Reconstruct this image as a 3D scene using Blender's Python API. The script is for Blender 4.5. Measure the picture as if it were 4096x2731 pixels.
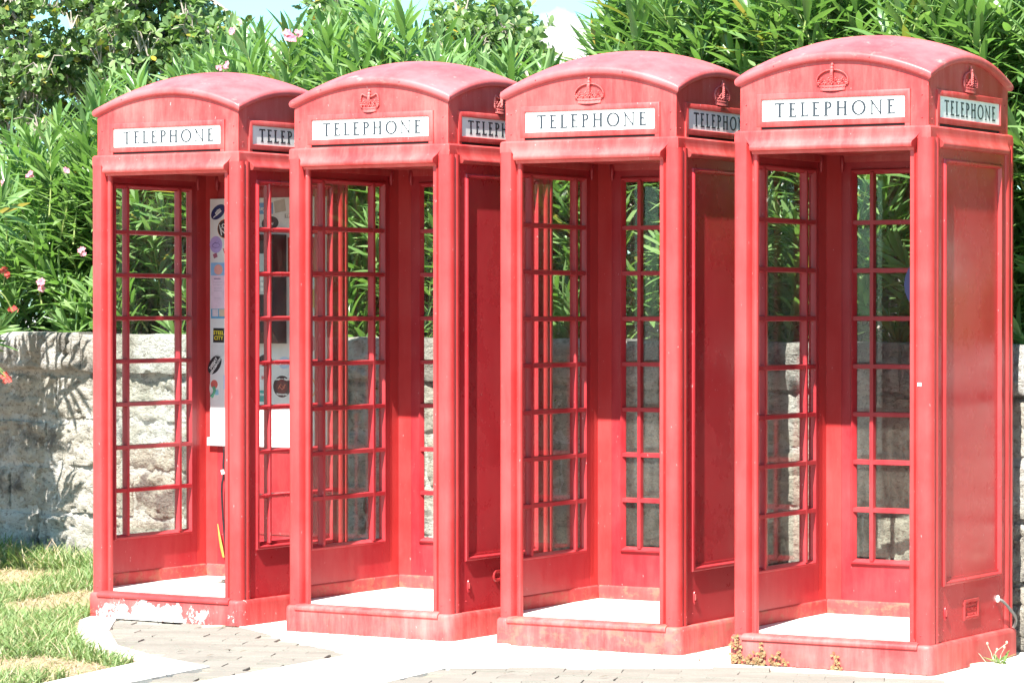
import bpy, bmesh, math, random
import numpy as np
from mathutils import Vector, Matrix, noise as mnoise

# ------------------------------------------------------------------ scene, camera, sky, sun
S = bpy.context.scene
for o in list(bpy.data.objects):
    bpy.data.objects.remove(o)
COL = S.collection
R = math.radians

cam_d = bpy.data.cameras.new('camera')
cam = bpy.data.objects.new('camera', cam_d)
COL.objects.link(cam)
cam_d.sensor_width = 36.0
cam_d.lens = 12806.9 / 4096 * 36
cam_d.clip_start = 0.1
cam_d.clip_end = 3000
cam.location = (0, 0, 1.4588)
cam.rotation_euler = (R(90) - 0.00948, 0, 0)
S.camera = cam

SUN_EL = 52.6
SUN_DIR = (-0.385, -0.923)                       # horizontal direction towards the sun
W = bpy.data.worlds.new('World')
S.world = W
W.use_nodes = True
S.view_settings.view_transform = 'Standard'
S.view_settings.look = 'None'
S.view_settings.gamma = 1
S.view_settings.use_curve_mapping = False
S.view_settings.exposure = 2.3
SKY_STRENGTH = 0.060
sun_d = bpy.data.lights.new('sun', 'SUN')
sun_d.energy = 3.6
sun_d.angle = R(0.53)
sun_d.color = (1.0, 0.965, 0.90)
sun = bpy.data.objects.new('sun', sun_d)
COL.objects.link(sun)
ce = math.cos(R(SUN_EL))
L = math.hypot(*SUN_DIR)
to_sun = Vector((SUN_DIR[0] / L * ce, SUN_DIR[1] / L * ce, math.sin(R(SUN_EL))))
sun.rotation_euler = (-to_sun).to_track_quat('-Z', 'Y').to_euler()
sun.location = (-5, -10, 20)


def N(nt, t, **kw):
    n = nt.nodes.new(t)
    for k, v in kw.items():
        if k.startswith('i_'):
            n.inputs[k[2:].replace('_', ' ')].default_value = v
        else:
            setattr(n, k, v)
    return n


def world():
    nt = W.node_tree
    nt.nodes.clear()
    lk = nt.links.new
    out = N(nt, 'ShaderNodeOutputWorld')
    bg = N(nt, 'ShaderNodeBackground')
    sky = N(nt, 'ShaderNodeTexSky')
    sky.sky_type = 'NISHITA'
    sky.sun_disc = False
    sky.sun_elevation = R(SUN_EL)
    sky.sun_rotation = math.atan2(SUN_DIR[0], SUN_DIR[1])
    sky.altitude = 10
    sky.air_density = 1.0
    sky.dust_density = 0.6
    sky.ozone_density = 1.0
    tc = N(nt, 'ShaderNodeTexCoord')
    # cumulus clouds low over the horizon
    mp = N(nt, 'ShaderNodeMapping')
    mp.inputs['Scale'].default_value = (1, 1, 1.6)
    mp.inputs['Location'].default_value = (0.31, 0.0, 0.12)
    n1 = N(nt, 'ShaderNodeTexNoise')
    n1.inputs['Scale'].default_value = 9.0
    n1.inputs['Detail'].default_value = 7
    n1.inputs['Roughness'].default_value = 0.5
    lk(tc.outputs['Generated'], mp.inputs['Vector'])
    lk(mp.outputs['Vector'], n1.inputs['Vector'])
    # the one big heap beyond the gap in the hedge
    sub = N(nt, 'ShaderNodeVectorMath', operation='SUBTRACT')
    sub.inputs[1].default_value = (0.017, 0.9965, 0.058)
    lk(tc.outputs['Generated'], sub.inputs[0])
    sc = N(nt, 'ShaderNodeVectorMath', operation='MULTIPLY')
    sc.inputs[1].default_value = (1.0, 0.3, 0.62)
    lk(sub.outputs[0], sc.inputs[0])
    le = N(nt, 'ShaderNodeVectorMath', operation='LENGTH')
    lk(sc.outputs[0], le.inputs[0])
    n2 = N(nt, 'ShaderNodeTexNoise')
    n2.inputs['Scale'].default_value = 70.0
    n2.inputs['Detail'].default_value = 4
    lk(tc.outputs['Generated'], n2.inputs['Vector'])
    h1 = N(nt, 'ShaderNodeMath', operation='MULTIPLY_ADD')       # noise * 0.018 - distance
    lk(n2.outputs['Fac'], h1.inputs[0])
    h1.inputs[1].default_value = 0.018
    neg = N(nt, 'ShaderNodeMath', operation='MULTIPLY')
    neg.inputs[1].default_value = -1
    lk(le.outputs['Value'], neg.inputs[0])
    lk(neg.outputs[0], h1.inputs[2])
    hm = N(nt, 'ShaderNodeMapRange')
    hm.inputs['From Min'].default_value = -0.0135
    hm.inputs['From Max'].default_value = -0.0105
    lk(h1.outputs[0], hm.inputs['Value'])
    m0 = N(nt, 'ShaderNodeMapRange')
    m0.inputs['From Min'].default_value = 0.66
    m0.inputs['From Max'].default_value = 0.74
    lk(n1.outputs['Fac'], m0.inputs['Value'])
    mr = N(nt, 'ShaderNodeMath', operation='MAXIMUM')
    lk(hm.outputs['Result'], mr.inputs[0])
    lk(m0.outputs['Result'], mr.inputs[1])
    hsv = N(nt, 'ShaderNodeMixRGB', blend_type='MULTIPLY')
    hsv.inputs['Fac'].default_value = 1.0
    hsv.inputs['Color2'].default_value = (0.56, 0.92, 0.97, 1)
    lk(sky.outputs['Color'], hsv.inputs['Color1'])
    mix = N(nt, 'ShaderNodeMixRGB')
    mix.inputs['Color2'].default_value = (5.5, 5.5, 5.4, 1)
    lk(mr.outputs[0], mix.inputs['Fac'])
    lk(hsv.outputs['Color'], mix.inputs['Color1'])
    lk(mix.outputs['Color'], bg.inputs['Color'])
    bg.inputs['Strength'].default_value = SKY_STRENGTH
    lk(bg.outputs[0], out.inputs['Surface'])


world()
rng = random.Random(11)

# ------------------------------------------------------------------ helpers


def add_obj(name, mesh, parent=None, mat=None, kind=None):
    o = bpy.data.objects.new(name, mesh)
    COL.objects.link(o)
    if parent is not None:
        o.parent = parent
    if mat is not None and mesh is not None:
        if not mesh.materials:
            mesh.materials.append(mat)
        elif mesh.materials[0] is not mat:
            o.material_slots[0].link = 'OBJECT'
            o.material_slots[0].material = mat
    if kind:
        o['kind'] = kind
    return o


def thing(name, label, cat, loc=(0, 0, 0), rotz=0, group=None):
    o = bpy.data.objects.new(name, None)
    COL.objects.link(o)
    o.location = loc
    o.rotation_euler = (0, 0, rotz)
    o.empty_display_size = 0.1
    tag(o, label, cat, group)
    return o


def tag(o, label, cat, group=None):
    o['label'] = label
    o['category'] = cat
    if group:
        o['group'] = group
    return o


class MB:
    def __init__(s):
        s.v = []
        s.f = []

    def add(s, vs, fs):
        b = len(s.v)
        s.v += [tuple(p) for p in vs]
        s.f += [tuple(i + b for i in f) for f in fs]

    def box(s, x0, x1, y0, y1, z0, z1, M=None):
        vs = [(x, y, z) for z in (z0, z1) for y in (y0, y1) for x in (x0, x1)]
        if M is not None:
            vs = [M @ Vector(p) for p in vs]
        s.add(vs, [(0, 2, 3, 1), (4, 5, 7, 6), (0, 1, 5, 4), (2, 6, 7, 3), (0, 4, 6, 2), (1, 3, 7, 5)])

    def prism(s, poly, z0, z1):               # poly in xy, extruded along z
        n = len(poly)
        s.add([(x, y, z0) for x, y in poly] + [(x, y, z1) for x, y in poly],
              [tuple(range(n))[::-1], tuple(range(n, 2 * n))] + [(i, (i + 1) % n, n + (i + 1) % n, n + i) for i in range(n)])

    def sweep(s, rings, closed_prof=True, closed_path=False, caps=True):
        n = len(rings[0])
        vs = [p for r in rings for p in r]
        fs = []
        m = len(rings)
        for i in range(m if closed_path else m - 1):
            for j in range(n if closed_prof else n - 1):
                a, b = i * n, ((i + 1) % m) * n
                fs.append((a + j, a + (j + 1) % n, b + (j + 1) % n, b + j))
        if caps and not closed_path and closed_prof:
            fs.append(tuple(range(n))[::-1])
            fs.append(tuple(range((m - 1) * n, m * n)))
        s.add(vs, fs)

    def ball(s, c, r, seg=8, ring=5, sc=(1, 1, 1)):
        vs = [(c[0], c[1], c[2] - r * sc[2])]
        for i in range(1, ring):
            t = -math.pi / 2 + math.pi * i / ring
            for j in range(seg):
                a = 2 * math.pi * j / seg
                vs.append((c[0] + r * sc[0] * math.cos(t) * math.cos(a), c[1] + r * sc[1] * math.cos(t) * math.sin(a), c[2] + r * sc[2] * math.sin(t)))
        vs.append((c[0], c[1], c[2] + r * sc[2]))
        fs = []
        for j in range(seg):
            k = (j + 1) % seg
            fs.append((0, 1 + k, 1 + j))
            for i in range(ring - 2):
                fs.append((1 + i * seg + j, 1 + i * seg + k, 1 + (i + 1) * seg + k, 1 + (i + 1) * seg + j))
            fs.append((1 + (ring - 2) * seg + j, 1 + (ring - 2) * seg + k, len(vs) - 1))
        s.add(vs, fs)

    def tube(s, pts, rad, seg=8):
        pts = [Vector(p) for p in pts]
        if not isinstance(rad, (list, tuple)):
            rad = [rad] * len(pts)
        rings = []
        for i, p in enumerate(pts):
            d = (pts[min(i + 1, len(pts) - 1)] - pts[max(i - 1, 0)]).normalized()
            a = d.cross(Vector((0.13, 0.21, 0.97)) if abs(d.z) < 0.9 else Vector((1, 0.1, 0))).normalized()
            b = d.cross(a)
            rings.append([tuple(p + (a * math.cos(2 * math.pi * k / seg) + b * math.sin(2 * math.pi * k / seg)) * rad[i]) for k in range(seg)])
        s.sweep(rings)

    def mesh(s, name, smooth=35, recalc=True, doubles=False):
        me = bpy.data.meshes.new(name)
        me.from_pydata(s.v, [], s.f)
        if recalc:
            bm = bmesh.new()
            bm.from_mesh(me)
            if doubles:
                bmesh.ops.remove_doubles(bm, verts=bm.verts, dist=1e-5)
            bmesh.ops.recalc_face_normals(bm, faces=bm.faces)
            bm.to_mesh(me)
            bm.free()
        if smooth:
            me.shade_smooth()
            me.set_sharp_from_angle(angle=R(smooth))
        return me


# ------------------------------------------------------------------ materials
def new_mat(name):
    m = bpy.data.materials.new(name)
    m.use_nodes = True
    nt = m.node_tree
    b = nt.nodes['Principled BSDF']
    return m, nt, b, nt.links.new


def pos(nt, sx=1, sy=1, sz=1, loc=(0, 0, 0)):
    g = N(nt, 'ShaderNodeNewGeometry')
    mp = N(nt, 'ShaderNodeMapping')
    mp.inputs['Scale'].default_value = (sx, sy, sz)
    mp.inputs['Location'].default_value = loc
    nt.links.new(g.outputs['Position'], mp.inputs['Vector'])
    return mp.outputs['Vector']


def noise_n(nt, vec, scale, detail=4, rough=0.5):
    n = N(nt, 'ShaderNodeTexNoise')
    n.inputs['Scale'].default_value = scale
    n.inputs['Detail'].default_value = detail
    n.inputs['Roughness'].default_value = rough
    nt.links.new(vec, n.inputs['Vector'])
    return n.outputs['Fac']


def rng_n(nt, fac, a, b, lo=0.0, hi=1.0):
    m = N(nt, 'ShaderNodeMapRange')
    m.inputs['From Min'].default_value = a
    m.inputs['From Max'].default_value = b
    m.inputs['To Min'].default_value = lo
    m.inputs['To Max'].default_value = hi
    nt.links.new(fac, m.inputs['Value'])
    return m.outputs['Result']


def mix_n(nt, fac, c1, c2, bt='MIX'):
    m = N(nt, 'ShaderNodeMixRGB', blend_type=bt)
    for s, c in (('Color1', c1), ('Color2', c2)):
        if isinstance(c, tuple):
            m.inputs[s].default_value = c if len(c) == 4 else c + (1,)
        else:
            nt.links.new(c, m.inputs[s])
    if isinstance(fac, (int, float)):
        m.inputs['Fac'].default_value = fac
    else:
        nt.links.new(fac, m.inputs['Fac'])
    return m.outputs['Color']


def mul_n(nt, a, b, op='MULTIPLY'):
    m = N(nt, 'ShaderNodeMath', operation=op)
    for i, c in enumerate((a, b)):
        if isinstance(c, (int, float)):
            m.inputs[i].default_value = c
        else:
            nt.links.new(c, m.inputs[i])
    return m.outputs[0]


def bump_n(nt, b, h, strength, dist):
    n = N(nt, 'ShaderNodeBump')
    n.inputs['Strength'].default_value = strength
    n.inputs['Distance'].default_value = dist
    nt.links.new(h, n.inputs['Height'])
    nt.links.new(n.outputs['Normal'], b.inputs['Normal'])


def red_paint(name, fade=0.5, rough=0.30, chip=0.0, chip_col=(0.75, 0.72, 0.68), rust=0.0, top_fade=0.0, reflect_tint=0.0, base=(0.43, 0.034, 0.034)):
    m, nt, b, lk = new_mat(name)
    streak = noise_n(nt, pos(nt, 9, 9, 1.4), 2.2, 8, 0.72)
    blot = noise_n(nt, pos(nt), 3.2, 6, 0.62)
    fine = noise_n(nt, pos(nt), 60, 3, 0.6)
    f1 = rng_n(nt, streak, 0.42, 0.72)
    f2 = rng_n(nt, blot, 0.45, 0.72)
    f = mul_n(nt, mul_n(nt, f1, f2, 'ADD'), fade * 0.55)
    dark = mix_n(nt, rng_n(nt, blot, 0.3, 0.5), (base[0] * 0.93, base[1] * 0.8, base[2] * 0.8), base)
    c = mix_n(nt, f, dark, (0.60, 0.19, 0.17))
    # small pale nicks and scuffs
    sp = rng_n(nt, noise_n(nt, pos(nt, 1, 1, 0.5), 85, 2, 0.5), 0.735, 0.76)
    c = mix_n(nt, mul_n(nt, sp, 0.55), c, (0.62, 0.34, 0.33))
    if top_fade:
        sweep_ = noise_n(nt, pos(nt, 3, 1.4, 5), 5, 7, 0.68)
        c = mix_n(nt, rng_n(nt, blot, 0.35, 0.65, 0.25 * top_fade, 0.75 * top_fade), c, (0.52, 0.13, 0.14))
        c = mix_n(nt, mul_n(nt, rng_n(nt, sweep_, 0.60, 0.74), 0.3 * top_fade), c, (0.72, 0.55, 0.45))
    if reflect_tint:  # soft brown patches: reflected greenery put into the paint colour
        st = noise_n(nt, pos(nt, 3, 3, .8), 1.4, 3, 0.45)
        c = mix_n(nt, rng_n(nt, st, 0.38, 0.68, 0, reflect_tint), c, (0.24, 0.06, 0.025))
    if rust:
        r_ = noise_n(nt, pos(nt, 1, 1, 1.4), 14, 8, 0.7)
        c = mix_n(nt, rng_n(nt, r_, 0.50, 0.60, 0, rust), c, (0.34, 0.14, 0.085))
        r2 = noise_n(nt, pos(nt), 8, 8, 0.75)
        c = mix_n(nt, rng_n(nt, r2, 0.62, 0.655, 0, rust), c, (0.14, 0.055, 0.035))
    if chip:
        g = N(nt, 'ShaderNodeNewGeometry')
        q = noise_n(nt, pos(nt, 1, 1, .8), 11, 10, 0.75)
        tco = N(nt, 'ShaderNodeTexCoord')
        sx = N(nt, 'ShaderNodeSeparateXYZ')
        lk(tco.outputs['Object'], sx.inputs[0])
        # the bare patch covers the left three quarters of the front, clear of the edges
        a1 = rng_n(nt, sx.outputs['X'], 0.36, 0.10)
        a2 = rng_n(nt, sx.outputs['X'], -0.46, -0.30)
        a3 = rng_n(nt, sx.outputs['Z'], 0.122, 0.060)
        a4 = rng_n(nt, sx.outputs['Y'], -0.40, -0.44)
        msk = mul_n(nt, mul_n(nt, a1, a2), mul_n(nt, a3, a4))
        v = mul_n(nt, mul_n(nt, msk, 0.20), q, 'ADD')
        c = mix_n(nt, rng_n(nt, v, 0.622, 0.66, 0, chip), c, chip_col)
    lk(c, b.inputs['Base Color'])
    rr = rng_n(nt, blot, 0.3, 0.7, rough, rough + 0.22)
    lk(rr, b.inputs['Roughness'])
    b.inputs['Specular IOR Level'].default_value = 0.5
    h = mul_n(nt, mul_n(nt, fine, 0.35), noise_n(nt, pos(nt), 11, 2, 0.5), 'ADD')
    bump_n(nt, b, h, 0.12, 0.004)
    return m


def simple(name, col, rough=0.5, metal=0.0, var=0.0, scale=20, bump=0.0, spec=0.5):
    m, nt, b, lk = new_mat(name)
    b.inputs['Base Color'].default_value = col + (1,)
    b.inputs['Roughness'].default_value = rough
    b.inputs['Metallic'].default_value = metal
    b.inputs['Specular IOR Level'].default_value = spec
    if var:
        f = noise_n(nt, pos(nt), scale, 5, 0.6)
        c = mix_n(nt, rng_n(nt, f, 0.3, 0.7), tuple(x * (1 - var) for x in col), tuple(min(1, x * (1 + var)) for x in col))
        lk(c, b.inputs['Base Color'])
        if bump:
            bump_n(nt, b, f, bump, 0.005)
    return m


RED = red_paint('red_paint', 0.55, 0.30)
RED_POST = red_paint('red_paint_post', 0.16, 0.28)
RED_CROWN = red_paint('red_paint_crown', 1.3, 0.4, base=(0.48, 0.06, 0.06))
RED_ROOF = red_paint('red_paint_roof', 0.5, 0.36, top_fade=1.0)
RED_PED = red_paint('red_paint_pediment', 0.62, 0.36)
RED_IN = red_paint('red_paint_inside', 0.18, 0.28, base=(0.34, 0.020, 0.028))
RED_SIDE = red_paint('red_paint_side', 0.08, 0.18, reflect_tint=0.0, base=(0.40, 0.026, 0.034))
RED_SIDE4 = red_paint('red_paint_side_reflect', 0.10, 0.15, reflect_tint=0.12, base=(0.42, 0.03, 0.034))  # carries a faint painted reflection of the greenery
PLINTH = [red_paint('plinth_peeling', 0.6, 0.5, chip=1.0), red_paint('plinth_faded', 0.85, 0.5, rust=0.12),
          red_paint('plinth_rusty', 0.8, 0.55, rust=0.42), red_paint('plinth_red', 0.75, 0.42, rust=0.10)]
GRIME = red_paint('grimy_red_paint', 0.4, 0.6, rust=0.55)
SIGN = simple('opal_glass', (0.80, 0.80, 0.76), 0.25, var=0.05, scale=9)
INK = simple('dark_lettering', (0.030, 0.035, 0.045), 0.4)
DARK = simple('dark_gap', (0.02, 0.008, 0.008), 0.8)
WHITE_FLOOR = simple('pale_concrete', (0.62, 0.60, 0.55), 0.85, var=0.12, scale=12, bump=0.3)
BOARD = simple('white_board', (0.66, 0.66, 0.66), 0.4, var=0.06, scale=6)
BLACK = simple('black_plastic', (0.018, 0.015, 0.018), 0.35, var=0.4, scale=60)
NAVY = simple('navy_plastic', (0.010, 0.012, 0.035), 0.75, spec=0.15)
STEEL = simple('brushed_steel', (0.5, 0.5, 0.5), 0.35, 1.0)
GREY = simple('grey_cable', (0.16, 0.16, 0.15), 0.6)
WHITE = simple('white_plastic', (0.75, 0.74, 0.70), 0.4)


def glass_mat():
    m = bpy.data.materials.new('window_glass')
    m.use_nodes = True
    nt = m.node_tree
    nt.nodes.clear()
    lk = nt.links.new
    out = N(nt, 'ShaderNodeOutputMaterial')
    tr = N(nt, 'ShaderNodeBsdfTransparent')
    tr.inputs['Color'].default_value = (0.93, 0.95, 0.93, 1)
    gl = N(nt, 'ShaderNodeBsdfGlossy')
    gl.inputs['Roughness'].default_value = 0.015
    geo = N(nt, 'ShaderNodeNewGeometry')
    dot = N(nt, 'ShaderNodeVectorMath', operation='DOT_PRODUCT')
    lk(geo.outputs['Normal'], dot.inputs[0])
    lk(geo.outputs['Incoming'], dot.inputs[1])
    ab = N(nt, 'ShaderNodeMath', operation='ABSOLUTE')
    lk(dot.outputs['Value'], ab.inputs[0])
    om = mul_n(nt, 1.0, ab.outputs[0], 'SUBTRACT')
    pw = mul_n(nt, om, 5.0, 'POWER')
    schl = mul_n(nt, mul_n(nt, pw, 0.96), 0.04, 'ADD')
    m1 = N(nt, 'ShaderNodeMixShader')
    lk(schl, m1.inputs['Fac'])
    lk(tr.outputs[0], m1.inputs[1])
    lk(gl.outputs[0], m1.inputs[2])
    df = N(nt, 'ShaderNodeBsdfDiffuse')
    df.inputs['Color'].default_value = (0.42, 0.38, 0.32, 1)
    f = noise_n(nt, pos(nt, 5, 5, 1.2), 4, 6, 0.65)
    m2 = N(nt, 'ShaderNodeMixShader')
    lk(rng_n(nt, f, 0.40, 0.75, 0.018, 0.080), m2.inputs['Fac'])
    lk(m1.outputs[0], m2.inputs[1])
    lk(df.outputs[0], m2.inputs[2])
    bp = N(nt, 'ShaderNodeBump')
    bp.inputs['Strength'].default_value = 0.08
    bp.inputs['Distance'].default_value = 0.002
    lk(noise_n(nt, pos(nt), 7, 2, 0.4), bp.inputs['Height'])
    lk(bp.outputs[0], gl.inputs['Normal'])
    lk(m2.outputs[0], out.inputs['Surface'])
    return m


GLASS = glass_mat()


def leaf_mat(name, cols, trans=0.35, rough=0.35, yellow=0.03, ycol=(0.30, 0.22, 0.03)):
    m, nt, b, lk = new_mat(name)
    g = N(nt, 'ShaderNodeNewGeometry')
    oi = N(nt, 'ShaderNodeObjectInfo')
    v = mul_n(nt, g.outputs['Random Per Island'], oi.outputs['Random'], 'ADD')
    fr = N(nt, 'ShaderNodeMath', operation='FRACT')
    lk(v, fr.inputs[0])
    cr = N(nt, 'ShaderNodeValToRGB')
    el = cr.color_ramp.elements
    el[0].position = 0.0
    el[0].color = ycol + (1,)
    el[1].position = yellow
    el[1].color = cols[0] + (1,)
    for i, c in enumerate(cols[1:]):
        e = el.new(yellow + (1 - yellow) * (i + 1) / (len(cols) - 1))
        e.color = c + (1,)
    cr.color_ramp.interpolation = 'LINEAR'
    lk(fr.outputs[0], cr.inputs['Fac'])
    col = cr.outputs['Color']
    col = mix_n(nt, mul_n(nt, g.outputs['Backfacing'], 0.35), col, (0.16, 0.24, 0.12))
    lk(col, b.inputs['Base Color'])
    b.inputs['Roughness'].default_value = rough
    b.inputs['Specular IOR Level'].default_value = 0.45
    tr = N(nt, 'ShaderNodeBsdfTranslucent')
    tcol = mix_n(nt, 1.0, col, (1.15, 1.40, 0.55), 'MULTIPLY')
    lk(tcol, tr.inputs['Color'])
    mx = N(nt, 'ShaderNodeMixShader')
    mx.inputs['Fac'].default_value = trans
    out = nt.nodes['Material Output']
    lk(b.outputs[0], mx.inputs[1])
    lk(tr.outputs[0], mx.inputs[2])
    lk(mx.outputs[0], out.inputs['Surface'])
    return m


OLE = leaf_mat('oleander_leaf', [(0.09, 0.18, 0.055), (0.15, 0.26, 0.085), (0.25, 0.36, 0.15)], 0.40, 0.27, 0.02)
GRAPE = leaf_mat('round_leaf', [(0.075, 0.14, 0.045), (0.14, 0.22, 0.075), (0.25, 0.33, 0.14)], 0.34, 0.35, 0.05, (0.42, 0.30, 0.03))
BARK = simple('pale_bark', (0.36, 0.31, 0.26), 0.8, var=0.3, scale=30)
STEM = simple('green_stem', (0.20, 0.25, 0.07), 0.6, var=0.25, scale=20)
BSTEM = simple('brown_stem', (0.13, 0.09, 0.06), 0.8, var=0.3, scale=20)
PINK = leaf_mat('pink_petal', [(0.75, 0.20, 0.32), (0.80, 0.30, 0.40), (0.85, 0.45, 0.5)], 0.3, 0.5, 0.01, (0.8, 0.2, 0.3))
REDP = leaf_mat('red_petal', [(0.65, 0.05, 0.05), (0.75, 0.12, 0.10), (0.75, 0.2, 0.16)], 0.3, 0.5, 0.01, (0.6, 0.1, 0.1))
GRASS = leaf_mat('grass_blade', [(0.11, 0.18, 0.05), (0.17, 0.25, 0.085), (0.27, 0.33, 0.15)], 0.30, 0.5, 0.10, (0.50, 0.42, 0.24))
STRAW = leaf_mat('straw_blade', [(0.36, 0.24, 0.15), (0.44, 0.33, 0.22), (0.38, 0.34, 0.18)], 0.2, 0.7, 0.02, (0.45, 0.35, 0.2))
WEED = leaf_mat('weed_leaf', [(0.22, 0.12, 0.05), (0.28, 0.17, 0.08), (0.24, 0.19, 0.07)], 0.2, 0.6, 0.05, (0.3, 0.1, 0.05))


def stone_mat(name, light=(0.58, 0.545, 0.465), grey=(0.30, 0.28, 0.245), white_bias=0.0):
    m, nt, b, lk = new_mat(name)
    big = noise_n(nt, pos(nt), 1.9, 5, 0.6)
    med = noise_n(nt, pos(nt, 1, 1, 1.8), 9, 8, 0.68)
    fine = noise_n(nt, pos(nt, 1, 1, 1.7), 34, 8, 0.7)
    oi = N(nt, 'ShaderNodeObjectInfo')
    c = mix_n(nt, rng_n(nt, med, 0.32, 0.68), grey, light)
    c = mix_n(nt, mul_n(nt, oi.outputs['Random'], 0.45), c, (0.40, 0.35, 0.28))
    c = mix_n(nt, rng_n(nt, big, 0.54 - white_bias, 0.62 - white_bias, 0, 0.9), c, (0.56, 0.545, 0.51))
    # black weathering crust
    dk = noise_n(nt, pos(nt, 1, 1, 1, (7, 3, 1)), 3.3, 7, 0.66)
    c = mix_n(nt, rng_n(nt, dk, 0.52, 0.62, 0, 0.8), c, (0.09, 0.085, 0.082))
    pit = rng_n(nt, fine, 0.38, 0.47, 1, 0)
    c = mix_n(nt, mul_n(nt, pit, 0.6), c, (0.12, 0.10, 0.08))
    lk(c, b.inputs['Base Color'])
    b.inputs['Roughness'].default_value = 0.95
    b.inputs['Specular IOR Level'].default_value = 0.15
    h = mul_n(nt, mul_n(nt, med, 1.6), fine, 'ADD')
    bump_n(nt, b, h, 1.0, 0.035)
    return m


STONE = stone_mat('limestone')
CAPST = stone_mat('limestone_cap', (0.46, 0.44, 0.40), (0.29, 0.275, 0.25), 0.03)
MORTAR = stone_mat('lime_mortar', (0.54, 0.53, 0.49), (0.42, 0.40, 0.36), 0.12)


def paver_mat():
    m, nt, b, lk = new_mat('weathered_paver')
    oi = N(nt, 'ShaderNodeObjectInfo')
    f = noise_n(nt, pos(nt), 6, 6, 0.65)
    fine = noise_n(nt, pos(nt), 140, 4, 0.7)
    c = mix_n(nt, oi.outputs['Random'], (0.165, 0.150, 0.126), (0.215, 0.197, 0.168))
    c = mix_n(nt, rng_n(nt, f, 0.35, 0.7, 0, 0.6), c, (0.25, 0.232, 0.20))
    c = mix_n(nt, rng_n(nt, fine, 0.35, 0.65, 0.35, 0), c, (0.12, 0.10, 0.08))
    lk(c, b.inputs['Base Color'])
    b.inputs['Roughness'].default_value = 0.9
    bump_n(nt, b, mul_n(nt, fine, f, 'ADD'), 0.5, 0.006)
    return m


def conc_mat(name, a=(0.56, 0.54, 0.49), c2=(0.66, 0.64, 0.59), crack=True):
    m, nt, b, lk = new_mat(name)
    f = noise_n(nt, pos(nt), 2.5, 8, 0.65)
    fine = noise_n(nt, pos(nt), 90, 4, 0.6)
    c = mix_n(nt, rng_n(nt, f, 0.3, 0.7), a, c2)
    if crack:
        v = N(nt, 'ShaderNodeTexVoronoi', feature='DISTANCE_TO_EDGE')
        v.inputs['Scale'].default_value = 3.2
        wv = N(nt, 'ShaderNodeVectorMath', operation='ADD')
        nn = N(nt, 'ShaderNodeTexNoise')
        nn.inputs['Scale'].default_value = 3
        lk(pos(nt), nn.inputs['Vector'])
        sc = N(nt, 'ShaderNodeVectorMath', operation='SCALE')
        sc.inputs['Scale'].default_value = 0.25
        lk(nn.outputs['Color'], sc.inputs[0])
        lk(pos(nt), wv.inputs[0])
        lk(sc.outputs[0], wv.inputs[1])
        lk(wv.outputs[0], v.inputs['Vector'])
        k = rng_n(nt, v.outputs['Distance'], 0.0, 0.012, 0.8, 0)
        k = mul_n(nt, k, rng_n(nt, f, 0.45, 0.55))
        c = mix_n(nt, k, c, (0.18, 0.16, 0.12))
    lk(c, b.inputs['Base Color'])
    b.inputs['Roughness'].default_value = 0.9
    bump_n(nt, b, mul_n(nt, f, mul_n(nt, fine, 0.3), 'ADD'), 0.5, 0.01)
    return m


PAVER = paver_mat()
CONC = conc_mat('white_concrete')
SOIL = conc_mat('dry_soil', (0.24, 0.15, 0.10), (0.38, 0.27, 0.19), False)
GROUND = conc_mat('far_ground', (0.30, 0.28, 0.25), (0.38, 0.36, 0.32), False)
JOINT = conc_mat('joint_sand', (0.20, 0.18, 0.14), (0.28, 0.25, 0.20), False)

# ------------------------------------------------------------------ ground


def sheet(name, poly, z, mat, kind='structure', parent=None):
    me = bpy.data.meshes.new(name)
    me.from_pydata([(x, y, z) for x, y in poly], [], [tuple(range(len(poly)))])
    bm = bmesh.new()
    bm.from_mesh(me)
    for f in bm.faces:
        if f.normal.z < 0:
            f.normal_flip()
    bmesh.ops.triangulate(bm, faces=bm.faces)
    bm.to_mesh(me)
    bm.free()
    return add_obj(name, me, parent, mat, kind)


sheet('ground', [(-900, -900), (900, -900), (900, 900), (-900, 900)], -0.030, GROUND)
WD = Vector((0.7047, -0.7095))                       # along the wall, left to right
WN = Vector((0.7095, 0.7047))                        # behind the wall
W0 = Vector((-2.765, 18.655))


def wpt(u, b, z=0.0):
    p = W0 + WD * u + WN * b
    return Vector((p.x, p.y, z))


# bedding of the paved forecourt, the pale concrete pad under the boxes, the edging and the lawn
sheet('pavement_bed', [(-12, 4), (12, 4), (12, 9.0), (4.5, 11.0), (-1.2, 17.2), (-1.9, 15.2), (-2.1, 13.0), (-12, 8)], -0.013, JOINT)
pad_poly = [(-1.62, 15.6), (-1.30, 14.90), (-0.69, 13.61), (-1.23, 12.62), (-1.5, 11.9), (-0.75, 11.9), (-0.50, 12.58),
            (-0.27, 13.09), (0.38, 13.13), (0.98, 13.19), (1.45, 12.80), (1.90, 12.62), (2.6, 12.5), (7.0, 10.2), (7.5, 10.8), (2.25, 13.70), (-1.6, 17.75), (-1.9, 16.2)]


def slab(name, poly, z0, z1, mat, kind='structure'):
    me = bpy.data.meshes.new(name)
    n = len(poly)
    me.from_pydata([(x, y, z0) for x, y in poly] + [(x, y, z1) for x, y in poly], [], [tuple(range(n, 2 * n))] + [(i, (i + 1) % n, n + (i + 1) % n, n + i) for i in range(n)])
    bm = bmesh.new()
    bm.from_mesh(me)
    bmesh.ops.recalc_face_normals(bm, faces=bm.faces)
    if max(bm.faces, key=lambda f: f.calc_area()).normal.z < 0:
        bmesh.ops.reverse_faces(bm, faces=bm.faces)
    bm.to_mesh(me)
    bm.free()
    return add_obj(name, me, None, mat, kind)


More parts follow.
